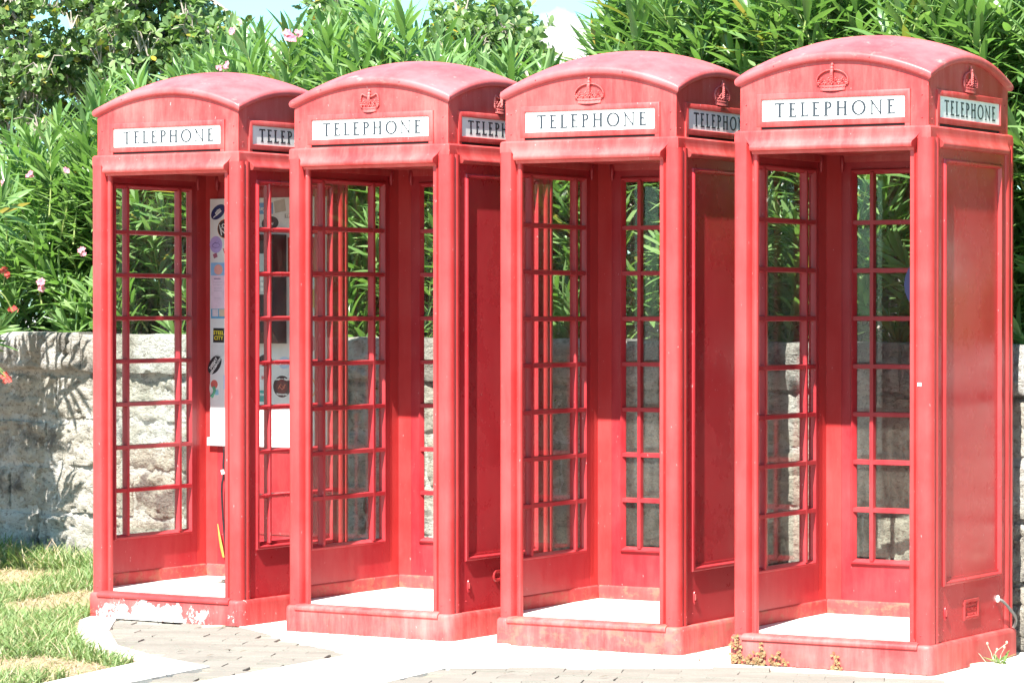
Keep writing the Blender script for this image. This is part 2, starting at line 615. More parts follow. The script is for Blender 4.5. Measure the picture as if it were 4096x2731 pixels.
slab('concrete_pad', pad_poly, -0.03, 0.0, CONC)
slab('kerb', [(-1.60, 16.4), (-1.88, 15.2), (-1.84, 14.6), (-1.72, 13.95), (-1.50, 13.5), (-1.24, 13.12), (-1.49, 12.57), (-1.9, 11.6), (-2.3, 11.6), (-1.83, 12.55),
               (-1.55, 13.30), (-1.80, 13.75), (-1.97, 14.45), (-2.04, 15.1), (-1.85, 16.3)], -0.03, 0.004, CONC)
sheet('lawn', [(-1.75, 17.85), (-1.80, 16.2), (-2.04, 15.1), (-1.97, 14.45), (-1.80, 13.75), (-1.55, 13.30), (-1.83, 12.55), (-2.3, 11.6), (-9, 11.6), (-9, 25.3)], -0.012, SOIL)


def inside(x, y, poly):
    c = False
    n = len(poly)
    for i in range(n):
        x1, y1 = poly[i]
        x2, y2 = poly[(i + 1) % n]
        if (y1 > y) != (y2 > y) and x < (x2 - x1) * (y - y1) / (y2 - y1) + x1:
            c = not c
    return c


def pavers():
    pav = bpy.data.objects.new('pavement', None)
    COL.objects.link(pav)
    pav['kind'] = 'structure'
    meshes = []
    for k in range(6):
        rr = random.Random(k)
        lx, ly = 0.1180, 0.0608
        poly = []
        n = 7
        for sx, sy, ex, ey in ((-lx, -ly, lx, -ly), (lx, -ly, lx, ly), (lx, ly, -lx, ly), (-lx, ly, -lx, -ly)):
            m_ = 6 if abs(ex - sx) > 0.01 else 3
            for i in range(m_):
                t = i / m_
                w = 0.006 * math.sin(t * 2 * math.pi) if m_ == 6 else 0.0
                poly.append((sx + (ex - sx) * t + rr.uniform(-.0025, .0025), sy + (ey - sy) * t + w + rr.uniform(-.0025, .0025)))
        mb = MB()
        n = len(poly)
        rings = [[(x, y, -0.022) for x, y in poly], [(x, y, -0.006) for x, y in poly],
                 [(x * .985, y * .965, 0.0 + rr.uniform(-.0008, .0008)) for x, y in poly]]
        mb.sweep(rings)
        meshes.append(mb.mesh('paver', 40))
    a = R(-8)
    ca, sa = math.cos(a), math.sin(a)
    cells = []
    for j in range(-60, 60):
        for i in range(-40, 40):
            px, py = (i + 0.5 * (j % 2)) * 0.236, j * 0.128
            x, y = px * ca - py * sa, 13.2 + px * sa + py * ca
            cells.append((x, y))
    A = [(-1.94, 15.3), (-1.30, 14.90), (-0.69, 13.61), (-1.23, 12.62), (-1.5, 11.9), (-1.8, 11.9), (-1.49, 12.57), (-1.24, 13.12), (-1.50, 13.5), (-1.72, 13.95), (-1.84, 14.6)]
    B = [(-0.75, 11.9), (-0.50, 12.58), (-0.27, 13.09), (0.38, 13.13), (0.98, 13.19), (1.45, 12.80), (1.90, 12.62), (2.6, 12.5), (3.0, 11.9)]
    rr = random.Random(5)
    n = 0
    for x, y in cells:
        if not (inside(x, y, A) or inside(x, y, B)):
            continue
        if y < 12.2 or n > 330:
            continue
        o = add_obj('paver', meshes[rr.randrange(6)], pav, PAVER)
        o.location = (x, y, -0.004 + rr.uniform(-.004, .004))
        o.rotation_euler = (rr.uniform(-.016, .016), rr.uniform(-.010, .010), a + rr.uniform(-.03, .03))
        n += 1
    print('pavers', n)


pavers()

# ------------------------------------------------------------------ stone wall


def fbm(p, o=4):
    return mnoise.fractal(p, 1.0, 2.1, o)


def stone_block(lu, lz, depth, seed, rough=0.010, round_=0.012, nu=14, nz=7):
    mb = MB()
    rings = []
    for i in range(nu + 1):
        u = -lu / 2 + lu * i / nu
        ring = []
        for j in range(nz + 1):
            z = -lz / 2 + lz * j / nz
            eu = min(i, nu - i) / nu * lu
            ez = min(j, nz - j) / nz * lz
            e = min(eu, ez)
            d = round_ * 2.2 * math.exp(-e / round_) * 0.5
            q = Vector((u * 6 + seed * 3.1, z * 11, seed * 1.7))
            d += rough * (0.7 * fbm(q) + 0.9 * max(0, fbm(q * 2.6, 4)) ** 1.3 + 0.35 * mnoise.noise(q * 7))
            du = 0.006 * mnoise.noise(Vector((z * 12, seed, 2))) * (1 if i in (0, nu) else 0)
            dz = 0.008 * mnoise.noise(Vector((u * 7, seed, 5))) * (1 if j in (0, nz) else 0)
            ring.append((u + du, d, z + dz))
        ring.append((u, depth, lz / 2))
        ring.append((u, depth, -lz / 2))
        rings.append(ring)
    mb.sweep(rings)
    return mb.mesh('stone', 50)


def build_wall():
    t = thing('stone_wall', 'old pale limestone block wall with a thick rounded cap behind the telephone boxes', 'wall', (W0.x, W0.y, 0), math.atan2(WD.y, WD.x))
    # local x along the wall, local y behind it
    mb = MB()
    U0, U1 = -2.2, 10.5
    mb.box(U0, U1, 0.016, 0.42, -0.1, 1.12)
    mb.box(U0, U1, 0.0, 0.42, 1.118, 1.30)
    add_obj('mortar_core', mb.mesh('mortar_core', 0), t, MORTAR)
    rr = random.Random(3)
    courses = [(0.0, 0.29), (0.29, 0.56), (0.56, 0.83), (0.83, 1.10)]
    k = 0
    for ci, (z0, z1) in enumerate(courses):
        u = U0 - rr.uniform(0, .4)
        while u < U1:
            l_ = rr.uniform(0.42, 0.78) if u < 6.3 else rr.uniform(0.7, 1.1)
            k += 1
            me = stone_block(l_ - rr.uniform(.012, .03), z1 - z0 - rr.uniform(.018, .036), 0.06, k, 0.030, .005, 26, 14)
            o = add_obj('stone', me, t, STONE)
            o.location = (u + l_ / 2, rr.uniform(-.006, .008), (z0 + z1) / 2)
            o.rotation_euler = (rr.uniform(-.02, .02), rr.uniform(-.008, .008), rr.uniform(-.012, .012))
            u += l_
    u = U0
    while u < U1:
        l_ = rr.uniform(0.75, 1.15)
        k += 1
        me = stone_block(l_ - .010, 0.215, 0.5, k, 0.026, 0.016, 34, 12)
        zt = 1.331 - 0.0185 * (u / 6.5)
        o = add_obj('cap_stone', me, t, CAPST)
        o.location = (u + l_ / 2, -0.045 + rr.uniform(-.006, .006), zt - 0.107 + rr.uniform(-.004, .004))
        o.rotation_euler = (rr.uniform(-.01, .01), rr.uniform(-.004, .004), rr.uniform(-.008, .008))
        u += l_


build_wall()

# ------------------------------------------------------------------ lettering for the signs


def glyph(ch):
    st, th, sf = 0.160, 0.105, 0.075
    P = []

    def rect(x0, y0, x1, y1):
        P.append([(x0, y0), (x1, y0), (x1, y1), (x0, y1)])

    def ser(xc, y, w=0.20):                       # horizontal serif
        rect(xc - w / 2, y, xc + w / 2, y + sf)
    if ch == 'T':
        w = 0.66
        rect(w / 2 - st / 2, sf, w / 2 + st / 2, 1 - th)
        rect(0, 1 - th, w, 1)
        rect(0, 0.86, sf, 1 - th)
        rect(w - sf, 0.86, w, 1 - th)
        ser(w / 2, 0, .26)
    elif ch in 'EL':
        w = 0.52
        rect(0.08, 0, 0.08 + st, 1)
        rect(0.0, 0, 0.08, sf)
        rect(0.0, 1 - sf, 0.08, 1)
        rect(0.08 + st, 0, w, th)
        rect(w - sf, th, w, 0.17)
        if ch == 'E':
            rect(0.08 + st, 1 - th, w - .04, 1)
            rect(w - .04 - sf, 0.86, w - .04, 1 - th)
            rect(0.08 + st, 0.50, w - .14, 0.50 + th)
            rect(w - .14 - sf, 0.44, w - .14, 0.50)
            rect(w - .14 - sf, 0.50 + th, w - .14, 0.61)
        else:
            rect(0.08 + st, 1 - sf, 0.08 + st + .08, 1)
    elif ch == 'P':
        w = 0.54
        rect(0.08, 0, 0.08 + st, 1)
        rect(0.0, 0, 0.08, sf)
        rect(0.08 + st, 0, 0.08 + st + .08, sf)
        rect(0.0, 1 - sf, 0.08, 1)
        cx, cy = 0.26, 0.74
        n = 12
        for i in range(n):
            a0, a1 = -math.pi / 2 + math.pi * i / n, -math.pi / 2 + math.pi * (i + 1) / n

            def pt(a, r):
                return (cx + (0.28 if r else 0.28 - st) * math.cos(a), cy + (0.26 if r else 0.26 - th) * math.sin(a))
            P.append([pt(a0, 0), pt(a0, 1), pt(a1, 1), pt(a1, 0)])
        rect(0.08 + st, 0.48, cx, 0.48 + th)
        rect(0.08 + st, 1 - th, cx, 1)
    elif ch == 'H':
        w = 0.78
        for x in (0.08, w - 0.08 - st):
            rect(x, sf, x + st, 1 - sf)
            ser(x + st / 2, 0, .25)
            ser(x + st / 2, 1 - sf, .25)
        rect(0.08 + st, 0.5, w - .08 - st, 0.5 + th)
    elif ch == 'O':
        w = 0.92
        n = 28
        for i in range(n):
            a0, a1 = 2 * math.pi * i / n, 2 * math.pi * (i + 1) / n

            def pt(a, r):
                return (w / 2 + (w / 2 if r else w / 2 - st) * math.cos(a), 0.5 + (0.515 if r else 0.515 - th) * math.sin(a))
            P.append([pt(a0, 0), pt(a0, 1), pt(a1, 1), pt(a1, 0)])
    elif ch == 'N':
        w = 0.84
        rect(0.09, sf, 0.09 + th, 0.93)
        ser(0.11, 0, .22)
        P.append([(0.0, 1 - sf), (0.0, 1), (0.16, 1), (0.16 + .02, 1 - sf)])
        P.append([(0.06, 1 - sf), (0.18, 1 - sf), (w - 0.09, 0.03), (w - 0.15, -0.02), (w - .16, 0)])
        rect(w - 0.09 - th, 0.0, w - .09, 1 - sf)
        ser(w - 0.11, 1 - sf, .22)
    return P, w


def telephone_mesh(h=0.060, x0=-0.262, x1=0.276):
    gl = [([[(a_ * 1.16, b_) for a_, b_ in q_] for q_ in P_], w_ * 1.16) for P_, w_ in (glyph(c) for c in 'TELEPHONE')]
    tot = sum(w for _, w in gl) * h
    gap = (x1 - x0 - tot) / 8
    mb = MB()
    x = x0
    for P, w in gl:
        for poly in P:
            n = len(poly)
            vs = [(x + a * h, b * h, 0) for a, b in poly] + [(x + a * h, b * h, 0.0008) for a, b in poly]
            mb.add(vs, [tuple(range(n, 2 * n)), tuple(range(n))[::-1]] + [(i, (i + 1) % n, n + (i + 1) % n, n + i) for i in range(n)])
        x += w * h + gap
    return mb.mesh('lettering', 0, recalc=False)


def text_mesh(txt, size, extrude=0.0004, bold=0.0):
    cu = bpy.data.curves.new('lettering', 'FONT')
    cu.body = txt
    cu.size = size
    cu.extrude = extrude
    cu.offset = bold
    cu.align_x = 'CENTER'
    cu.align_y = 'CENTER'
    cu.resolution_u = 2
    o = bpy.data.objects.new('lettering', cu)
    COL.objects.link(o)
    dg = bpy.context.evaluated_depsgraph_get()
    me = bpy.data.meshes.new_from_object(o.evaluated_get(dg))
    me.name = 'lettering'
    bpy.data.objects.remove(o)
    bpy.data.curves.remove(cu)
    me.materials.clear()
    return me


# ------------------------------------------------------------------ telephone box meshes (built once, shared)
# wall frame: s along the wall, o outward, z up ; side = angle of the outward normal
SIDES = {'front': R(0), 'right': R(90), 'back': R(180), 'left': R(-90)}   # rotation about z of an element modelled for the front (outward = -y)


def rotz(p, a):
    c, s_ = math.cos(a), math.sin(a)
    return (p[0] * c - p[1] * s_, p[0] * s_ + p[1] * c, p[2])


def side_mesh(fn, side, name, smooth=35, **kw):
    mb = MB()
    fn(mb, **kw)
    a = SIDES[side]
    mb.v = [rotz(v, a) for v in mb.v]
    return mb.mesh(name, smooth)


def rect_ring(mb, prof, hs, z0, z1):
    """profile points (inset, outward) swept round the rectangle s=+-hs, z0..z1 on the front face"""
    corners = [(-1, -1), (1, -1), (1, 1), (-1, 1)]
    rings = []
    for cx, cz in corners:
        ring = []
        for ins, o in prof:
            s_ = cx * (hs - ins)
            z = (z0 + ins) if cz < 0 else (z1 - ins)
            ring.append((s_, -o, z))
        rings.append(ring)
    mb.sweep(rings, closed_path=True)


def f_wall_frame(mb, solid):
    prof = [(0, .4245), (0, .4360), (.053, .4360), (.053, .4245)]
    rect_ring(mb, prof, 0.3515, 0.120, 2.133)
    # wider bottom and top rails
    mb.box(-0.302, 0.302, -.4358, -.4247, 0.165, 0.374)
    mb.box(-0.302, 0.302, -.4357, -.4248, 2.054, 2.090)


def bead(mb, hs=0.307, z0=0.344, z1=2.071, w=0.022, base=.4355, top=.4475):
    prof = [(0, base - .004), (0, base + .004), (.004, top - .002), (.009, top), (.014, top - .001), (.018, top - .006), (w, base - .006), (w, base - .012)]
    rect_ring(mb, prof, hs, z0, z1)


ZR = [0.385 + 0.2078 * i for i in range(9)]
MV = 0.203


def f_window(mb, _=0):
    bead(mb)
    prof = [(0, .428), (0, .4180), (.004, .4120), (.010, .4110), (.022, .4250), (.024, .431)]
    rect_ring(mb, prof, 0.304, 0.356, 2.072)
    # glazing bars
    bar = [(-.0055, .4460), (.0055, .4460), (.0115, .4365), (.0115, .4290), (.0085, .4110), (-.0085, .4110), (-.0115, .4290), (-.0115, .4365)]
    for z in ZR[1:-1]:
        mb.sweep([[(s_, -o, z + w) for w, o in bar] for s_ in (-.290, .290)])
    barv = [(a * 0.97, o - .0007) for a, o in bar]
    for x in (-MV, MV):
        mb.sweep([[(x + w, -o, z) for w, o in barv] for z in (.372, 2.058)])


def f_panel(mb, _=0):
    bead(mb)
    mb.box(-.292, .292, -.4310, -.4262, .360, 2.058)


def f_panel_in(mb, _=0):
    mb.box(-.292, .292, -.4255, -.4212, .368, 2.058)
    rect_ring(mb, [(0, .428), (0, .420), (.006, .4165), (.018, .4165), (.018, .428)], 0.302, 0.356, 2.072)


def cornice(mb):
    prof = [(.405, 2.2005), (.4235, 2.2015), (.4320, 2.1990), (.4375, 2.1930), (.4390, 2.1700), (.4385, 2.1490), (.405, 2.1490)]
    rings = [[(cx * o, cy * o, z) for o, z in prof] for cx, cy in ((-1, -1), (1, -1), (1, 1), (-1, 1))]
    mb.sweep(rings, closed_path=True)


def lintel(mb, hs):
    prof = [(.410, 2.1745), (.4392, 2.1750), (.4402, 2.1660), (.4425, 2.1570), (.4465, 2.1480), (.4520, 2.1400), (.4565, 2.1350), (.4585, 2.1290),
            (.4580, 2.1220), (.4545, 2.1165), (.4470, 2.1140), (.4350, 2.1130), (.4300, 2.1020), (.410, 2.1020)]
    rings = []
    for s_ in (-hs, hs):
        ring = []
        for o, z in prof:
            fl = max(0, (z - 2.138)) * .9 if hs > .34 else 0
            ring.append((s_ + (fl if s_ > 0 else -fl), -o, z))
        rings.append(ring)
    mb.sweep(rings)


def post_poly(kind):
    sidep = [(.4345, .4000), (.4345, .3975), (.4370, .3945), (.4420, .3920), (.4460, .3860), (.4468, .3760), (.4445, .3640), (.4395, .3570), (.4345, .3520)]
    corner = [(.4180, .4455), (.4290, .4420), (.4380, .4360), (.4435, .4270), (.4462, .4150), (.4462, .4070), (.4430, .4015)]
    if kind == 'front':
        front = [(.340, .4060), (.340, .4180), (.3435, .4240), (.3535, .4248), (.3590, .4215), (.3620, .4140), (.3640, .4085), (.3705, .4085), (.3735, .4170), (.3765, .4310), (.3830, .4405), (.3940, .4450), (.4060, .4460)]
        return front + corner + sidep + [(.4240, .3520), (.4240, .4060)]
    m = [(b, a) for a, b in sidep][::-1]
    return [(.3520, .4240)] + m + [(b, a) for a, b in corner[1:]][::-1] + [(.4180, .4460)] + corner[1:] + sidep + [(.4240, .3520), (.4240, .4240)]


def f_post(kind, sx, sy):
    mb = MB()
    poly = [(sx * a, sy * b) for a, b in post_poly(kind)]
    mb.prism(poly, 0.112, 2.152)
    return mb.mesh('corner_post', 30)


def rr_square(h, r, n=5):
    pts = []
    for cx, cy, a0 in ((h - r, h - r, 0), (-(h - r), h - r, 90), (-(h - r), -(h - r), 180), (h - r, -(h - r), 270)):
        for i in range(n + 1):
            a = R(a0 + 90 * i / n)
            pts.append((cx + r * math.cos(a), cy + r * math.sin(a)))
    return pts


def f_plinth():
    mb = MB()
    rings = []
    for h, z in ((.4600, 0.0), (.4597, .098), (.4585, .108), (.4540, .1150), (.447, .1185), (.34, .1187)):
        rings.append([(x, y, z) for x, y in rr_square(h, .040 if h > .4 else .01)])
    mb.sweep(rings)
    return mb.mesh('plinth', 30)


def f_sill():
    mb = MB()
    prof = [(.405, .120), (.405, .1255), (.438, .1255), (.457, .121), (.4650, .115), (.4680, .107), (.4665, .100), (.459, .0965), (.42, .0965)]
    mb.sweep([[(s_, -o, z) for o, z in prof] for s_ in (-.392, .392)])
    return mb.mesh('door_sill', 35)


HA = 0.445


def Hf(x, y):
    return 2.406 + 0.1 * (2 - (x / HA) ** 2 - (y / HA) ** 2)


def f_roof():
    mb = MB()
    n = 28
    e = .427
    g = [-e + 2 * e * i / n for i in range(n + 1)]
    vs = [(x, y, Hf(x, y)) for y in g for x in g]
    fs = [(j * (n + 1) + i, j * (n + 1) + i + 1, (j + 1) * (n + 1) + i + 1, (j + 1) * (n + 1) + i) for j in range(n) for i in range(n)]
    mb.add(vs, fs)
    prof = [(.427, 0, 0), (.4330, .0035, 0), (.4375, .010, 0), (.4395, .0185, 0), (.4385, .028, 0), (.4345, .0350, 0), (.428, .0380, 0), (.400, .0380, 0)]
    for a in (0, 90, 180, 270):
        rings = []
        for i in range(n + 1):
            t = -1 + 2 * i / n
            ring = []
            for o, d, _ in prof:
                # height follows the dome edge at x = t*e
                z = Hf(t * e, e) - d
                ring.append(rotz((t * o, -o, z), R(a)))
            rings.append(ring)
        mb.sweep(rings, closed_prof=False, caps=False)
    return mb.mesh('roof', 40, doubles=True)


def f_pediment():
    mb = MB()
    n = 16
    e = .4205
    g = [-e + 2 * e * i / n for i in range(n + 1)]
    vs = [(x, y, Hf(x, y) - .014) for y in g for x in g]
    N1 = n + 1
    fs = [(j * N1 + i, j * N1 + i + 1, (j + 1) * N1 + i + 1, (j + 1) * N1 + i) for j in range(n) for i in range(n)]
    mb.add(vs, fs)
    loop = [(g[i], -e) for i in range(n)] + [(e, g[i]) for i in range(n)] + [(g[n - i], e) for i in range(n)] + [(-e, g[n - i]) for i in range(n)]
    top = [(x, y, Hf(x, y) - .014) for x, y in loop]
    bot = [(x, y, 2.198) for x, y in loop]
    b2 = [(x * .87, y * .87, 2.198) for x, y in loop]
    b3 = [(x * .87, y * .87, 2.130) for x, y in loop]
    m_ = len(loop)
    vs = top + bot + b2 + b3
    fs = []
    for k in range(3):
        fs += [(k * m_ + i, k * m_ + (i + 1) % m_, (k + 1) * m_ + (i + 1) % m_, (k + 1) * m_ + i) for i in range(m_)]
    fs.append(tuple(range(3 * m_, 4 * m_))[::-1])
    mb.add(vs, fs)
    return mb.mesh('pediment', 30, doubles=True)


def f_signframe(mb, _=0):
    prof = [(0, .4190), (0, .4275), (.003, .4295), (.022, .4295), (.0245, .4265), (.0245, .4190)]
    rect_ring(mb, prof, .3435, 2.2125, 2.3490)
    for s_ in (-1, 1):
        mb.box(*sorted((s_ * .3433, s_ * .3215)), -.4277, -.419, 2.196, 2.2140)


def f_signplate(mb, _=0):
    mb.box(-.3195, .3195, -.4225, -.4195, 2.236, 2.326)


def f_slot(mb, _=0):
    mb.box(-.3205, .3205, -.4218, -.4195, 2.1995, 2.2122)


def crown_parts(mb, kind):
    """relief crown on the front face, z 2.352 .. 2.47"""
    F = .4215
    z0 = 2.3515

    def P(x, z, d):
        return (x, -(F + d), z)
    w = .056 if kind == 'tudor' else .036
    # circlet: two swelling bands
    for za, zb, k, dd in ((z0 + .000, z0 + .010, 1.0, .016), (z0 + .009, z0 + .017, 1.01, .013), (z0 + .016, z0 + .0215, 1.07, .016)):
        n = 14
        rings = []
        for i in range(n + 1):
            t = -1 + 2 * i / n
            x = t * w * k
            d = dd * math.sqrt(max(0.02, 1 - t * t * .92))
            sag = (t * t) * .0035
            rings.append([P(x, za + sag, -.002), P(x, za + sag, d), P(x, zb + sag, d * .95), P(x, zb + sag, -.002)])
        mb.sweep(rings)
    for i in range(-3, 4):
        t = i / 3.6
        mb.ball(P(t * w, z0 + .0125 + t * t * .0035, .013 * math.sqrt(1 - t * t * .9)), .0028, 6, 4)
    # crosses and fleurs standing on the circlet
    zc = z0 + .034
    for t in (-.98, -.5, 0, .5, .98):
        d = .012 * math.sqrt(1 - t * t * .85)
        ex = 1.12 if kind == 'tudor' else 1.2
        x = t * w * ex
        for a, b_ in ((0, 0), (.0065, 0), (-.0065, 0), (0, .0075), (0, -.0065)):
            mb.ball(P(x + a * (1 - abs(t) * .4), zc + b_, d), .0036, 6, 4)
    for t in (-.74, -.25, .25, .74):
        d = .011 * math.sqrt(1 - t * t * .85)
        mb.ball(P(t * w * 1.08, z0 + .030, d), .0034, 6, 4)
        mb.ball(P(t * w * 1.1, z0 + .052, d * .8), .0038, 6, 4)
        mb.ball(P(t * w * 1.1 + .005, z0 + .043, d * .8), .0030, 6, 4)
        mb.ball(P(t * w * 1.1 - .005, z0 + .046, d * .8), .0030, 6, 4)
    # cap behind the beads
    top = z0 + (.086 if kind == 'tudor' else .076)
    # bead arches
    for s_ in (-1, 1):
        pts = []
        n = 15
        for i in range(n + 1):
            t = i / n
            if kind == 'tudor':
                a = t * math.pi / 2
                x = .0700 * math.cos(a)
                z = z0 + .040 + (top - z0 - .040) * math.sin(a)
                if t < .01:
                    pts.append((.066, z0 + .024))
                    pts.append((.069, z0 + .032))
            else:
                # bulges out then dips in the middle
                a = t * math.pi
                x = .0500 * math.cos(a * .5) ** .55 * (1 if t < .999 else 0)
                z = z0 + .030 + .052 * math.sin(min(a, math.pi * .62) * .8) - .013 * max(0, t - .62) / .38
                if t < .01:
                    pts.append((.042, z0 + .020))
                    pts.append((.046, z0 + .026))
            pts.append((x, z))
        mb.tube([P(s_ * x, z, .003) for x, z in pts], .0036, 6)
        # re-sample evenly for beads
        acc = 0
        for i in range(1, len(pts)):
            dx, dz = pts[i][0] - pts[i - 1][0], pts[i][1] - pts[i - 1][1]
            ll = math.hypot(dx, dz)
            m_ = max(1, int(ll / .0062))
            for k in range(m_):
                tt = (k + .5) / m_
                mb.ball(P(s_ * (pts[i - 1][0] + dx * tt), pts[i - 1][1] + dz * tt + .001, .0065), .0031, 6, 4)
    mb.tube([P(0, z0 + .030, .006), P(0, top - .010, .012), P(0, top + .001, .008)], [.0045, .0065, .0075], 6)
    for i in range(5):
        mb.ball(P(0, z0 + .040 + i * (top - z0 - .045) / 5, .0165), .0028, 6, 4)
    # orb and cross
    zo = top + .007
    mb.ball(P(0, zo, .008), .0085, 10, 6)
    mb.ball(P(0, zo + .012, .007), .0045, 8, 5, (1, 1, 1.4))
    mb.ball(P(0, zo + .017, .007), .0040, 8, 5, (1.7, 1, 1))


def f_crown(mb, kind):
    crown_parts(mb, kind)


M = {}
for sd in ('right', 'back', 'left'):
    M['wallframe_' + sd] = side_mesh(f_wall_frame, sd, 'wall_frame', solid=False)
    M['window_' + sd] = side_mesh(f_window, sd, 'window_frame')
    M['panel_' + sd] = side_mesh(f_panel, sd, 'solid_panel')
    M['panelin_' + sd] = side_mesh(f_panel_in, sd, 'inner_panel')
for sd in SIDES:
    M['lintel_' + sd] = side_mesh(lintel, sd, 'lintel', hs=.362 if sd == 'front' else .354)
    M['signframe_' + sd] = side_mesh(f_signframe, sd, 'sign_frame')
    M['sign_' + sd] = side_mesh(f_signplate, sd, 'sign_panel', smooth=0)
    M['slot_' + sd] = side_mesh(f_slot, sd, 'vent_slot', smooth=0)
    M['crown_tudor_' + sd] = side_mesh(f_crown, sd, 'crown', smooth=60, kind='tudor')
    M['crown_edward_' + sd] = side_mesh(f_crown, sd, 'crown', smooth=60, kind='edward')
_mb = MB()
cornice(_mb)
M['cornice'] = _mb.mesh('cornice', 30)
M['plinth'] = f_plinth()
M['sill'] = f_sill()
M['roof'] = f_roof()
M['pediment'] = f_pediment()
for kd, sy in (('front', -1), ('back', 1)):
    for sx in (-1, 1):
        M['post_%s_%d' % (kd, sx)] = f_post(kd, sx, sy)
TEL = telephone_mesh()
_mb = MB()
_mb.box(-.4225, .4225, -.4045, .4225, .100, .1360)
M['floor'] = _mb.mesh('floor', 0)
_mb = MB()
for a in (90, 180, 270):
    for f_ in ([(.4238, .1345), (.4185, .1350), (.4150, .1840), (.4175, .1930), (.4238, .1980)],):
        _mb.sweep([[rotz((s_, -o, z), R(a)) for o, z in f_] for s_ in (-.416, .416)])
M['kick'] = _mb.mesh('skirting', 30)
PANES = {}
for c, (x0, x1) in enumerate(((-.289, -MV - .004), (-MV + .004, MV - .004), (MV + .004, .289))):
    _mb = MB()
    _mb.box(x0, x1, -.4350, -.4318, -.100, .100)
    for sd in ('right', 'back', 'left'):
        m2 = MB()
        m2.v = [rotz(v, SIDES[sd]) for v in _mb.v]
        m2.f = _mb.f
        PANES[sd, c] = m2.mesh('pane', 0)


def rivets(spots, r=.0033):
    mb = MB()
    for x, y, z in spots:
        mb.ball((x, y, z), r, 8, 5)
    return mb


BOLT = rivets([(0, 0, 0)]).mesh('bolt', 60)


def put(me, name, parent, mat, loc=(0, 0, 0), rot=None):
    o = add_obj(name, me, parent, mat)
    o.location = loc
    if rot:
        o.rotation_euler = rot
    return o


BOX = {1: (-1.4001, 15.4401, -.5639, 0.0), 2: (-0.4129, 14.7659, -.5650, 0.0), 3: (0.5478, 14.1831, -.5298, 0.0), 4: (1.5225, 13.4180, -.5360, 0.003)}


def telephone_box(k, label, crown, right, back, side_mat):
    x, y, r, z = BOX[k]
    t = thing('telephone_box', label, 'telephone box', (x, y, z), r, 'red telephone boxes in a row')
    put(M['plinth'], 'plinth', t, PLINTH[k - 1])
    put(M['sill'], 'door_sill', t, PLINTH[max(1, k - 1)] if k != 1 else RED_POST)
    put(M['floor'], 'floor', t, WHITE_FLOOR)
    put(M['kick'], 'skirting', t, GRIME)
    for kd in ('front', 'back'):
        for sx in (-1, 1):
            put(M['post_%s_%d' % (kd, sx)], 'corner_post', t, RED_POST)
    put(M['cornice'], 'cornice', t, RED_PED)
    ped = put(M['pediment'], 'pediment', t, RED_PED)
    put(M['roof'], 'roof', t, RED_ROOF)
    for sd, a in SIDES.items():
        put(M['lintel_' + sd], 'lintel', t, RED_PED)
        put(M['signframe_' + sd], 'sign_frame', t, RED_PED)
        put(M['slot_' + sd], 'vent_slot', t, DARK)
        sg = put(M['sign_' + sd], 'sign_panel', t, SIGN)
        lt = add_obj('lettering', TEL, sg, INK)
        lt.matrix_local = Matrix.Rotation(a, 4, 'Z') @ Matrix.Translation((0, -.4226, 2.2505)) @ Matrix.Rotation(R(90), 4, 'X')
        if crown:
            put(M['crown_%s_%s' % (crown, sd)], 'crown', t, RED_CROWN)
    for sd in ('left', 'back', 'right'):
        kind = {'left': 'window', 'back': back, 'right': right}[sd]
        put(M['wallframe_' + sd], 'wall_frame', t, side_mat if sd == 'right' else RED_IN)
        if kind == 'window':
            wf = put(M['window_' + sd], 'window_frame', t, side_mat if sd == 'right' else RED_IN)
            for i in range(8):
                for c in range(3):
                    o = add_obj('pane', PANES[sd, c], wf, GLASS)
                    o.location = (0, 0, (ZR[i] + ZR[i + 1]) / 2)
        else:
            put(M['panel_' + sd], 'solid_panel', t, side_mat)
            put(M['panelin_' + sd], 'inner_panel', t, RED_IN)
    # bolts on pediment and posts
    rb = random.Random(k)
    spots = []
    for zz in (2.235, 2.315):
        for s_ in (-1, 1):
            spots.append((s_ * .393, -.4207, zz + rb.uniform(-.01, .01)))
            spots.append((.4207, s_ * .385, zz + rb.uniform(-.01, .01)))
    for zz in (.145,):
        spots += [(.400, -.4455, zz + .01), (.4465, -.376, zz + .01), (-.405, -.4455, zz), (.4360, -.30, .165), (.4360, .30, .16)]
    for xx in (-.26, .17):
        spots.append((xx, -.4390, Hf(xx, .427) - .018))
    for sp in spots:
        put(BOLT, 'bolt', t, RED_IN, sp)
    return t


B1 = telephone_box(1, 'leftmost red telephone box, no crowns, front of its plinth peeled white, glazed right side', None, 'window', 'panel', RED_SIDE)
B2 = telephone_box(2, 'second red telephone box from the left, small pinched crown above its sign', 'edward', 'panel', 'window', RED_SIDE)
B3 = telephone_box(3, 'third red telephone box from the left, wide crown, rusty scabbed plinth', 'tudor', 'panel', 'window', RED_SIDE)
B4 = telephone_box(4, 'rightmost and nearest red telephone box, dried weeds on its plinth, full right side in view', 'tudor', 'panel', 'window', RED_SIDE4)


# hinge plates left on the leftmost box
def hinges():
    for za, zb in ((1.72, 1.93), (1.11, 1.30), (.36, .52)):
        mb = MB()
        mb.box(-.3715, -.3630, -.4105, -.400, za, zb)
        mb.mesh
        for i in range(4):
            mb.ball((-.367, -.4105, za + (i + .5) * (zb - za) / 4), .0035, 6, 4)
        put(mb.mesh('hinge_plate', 40), 'hinge_plate', B1, RED_IN)


hinges()


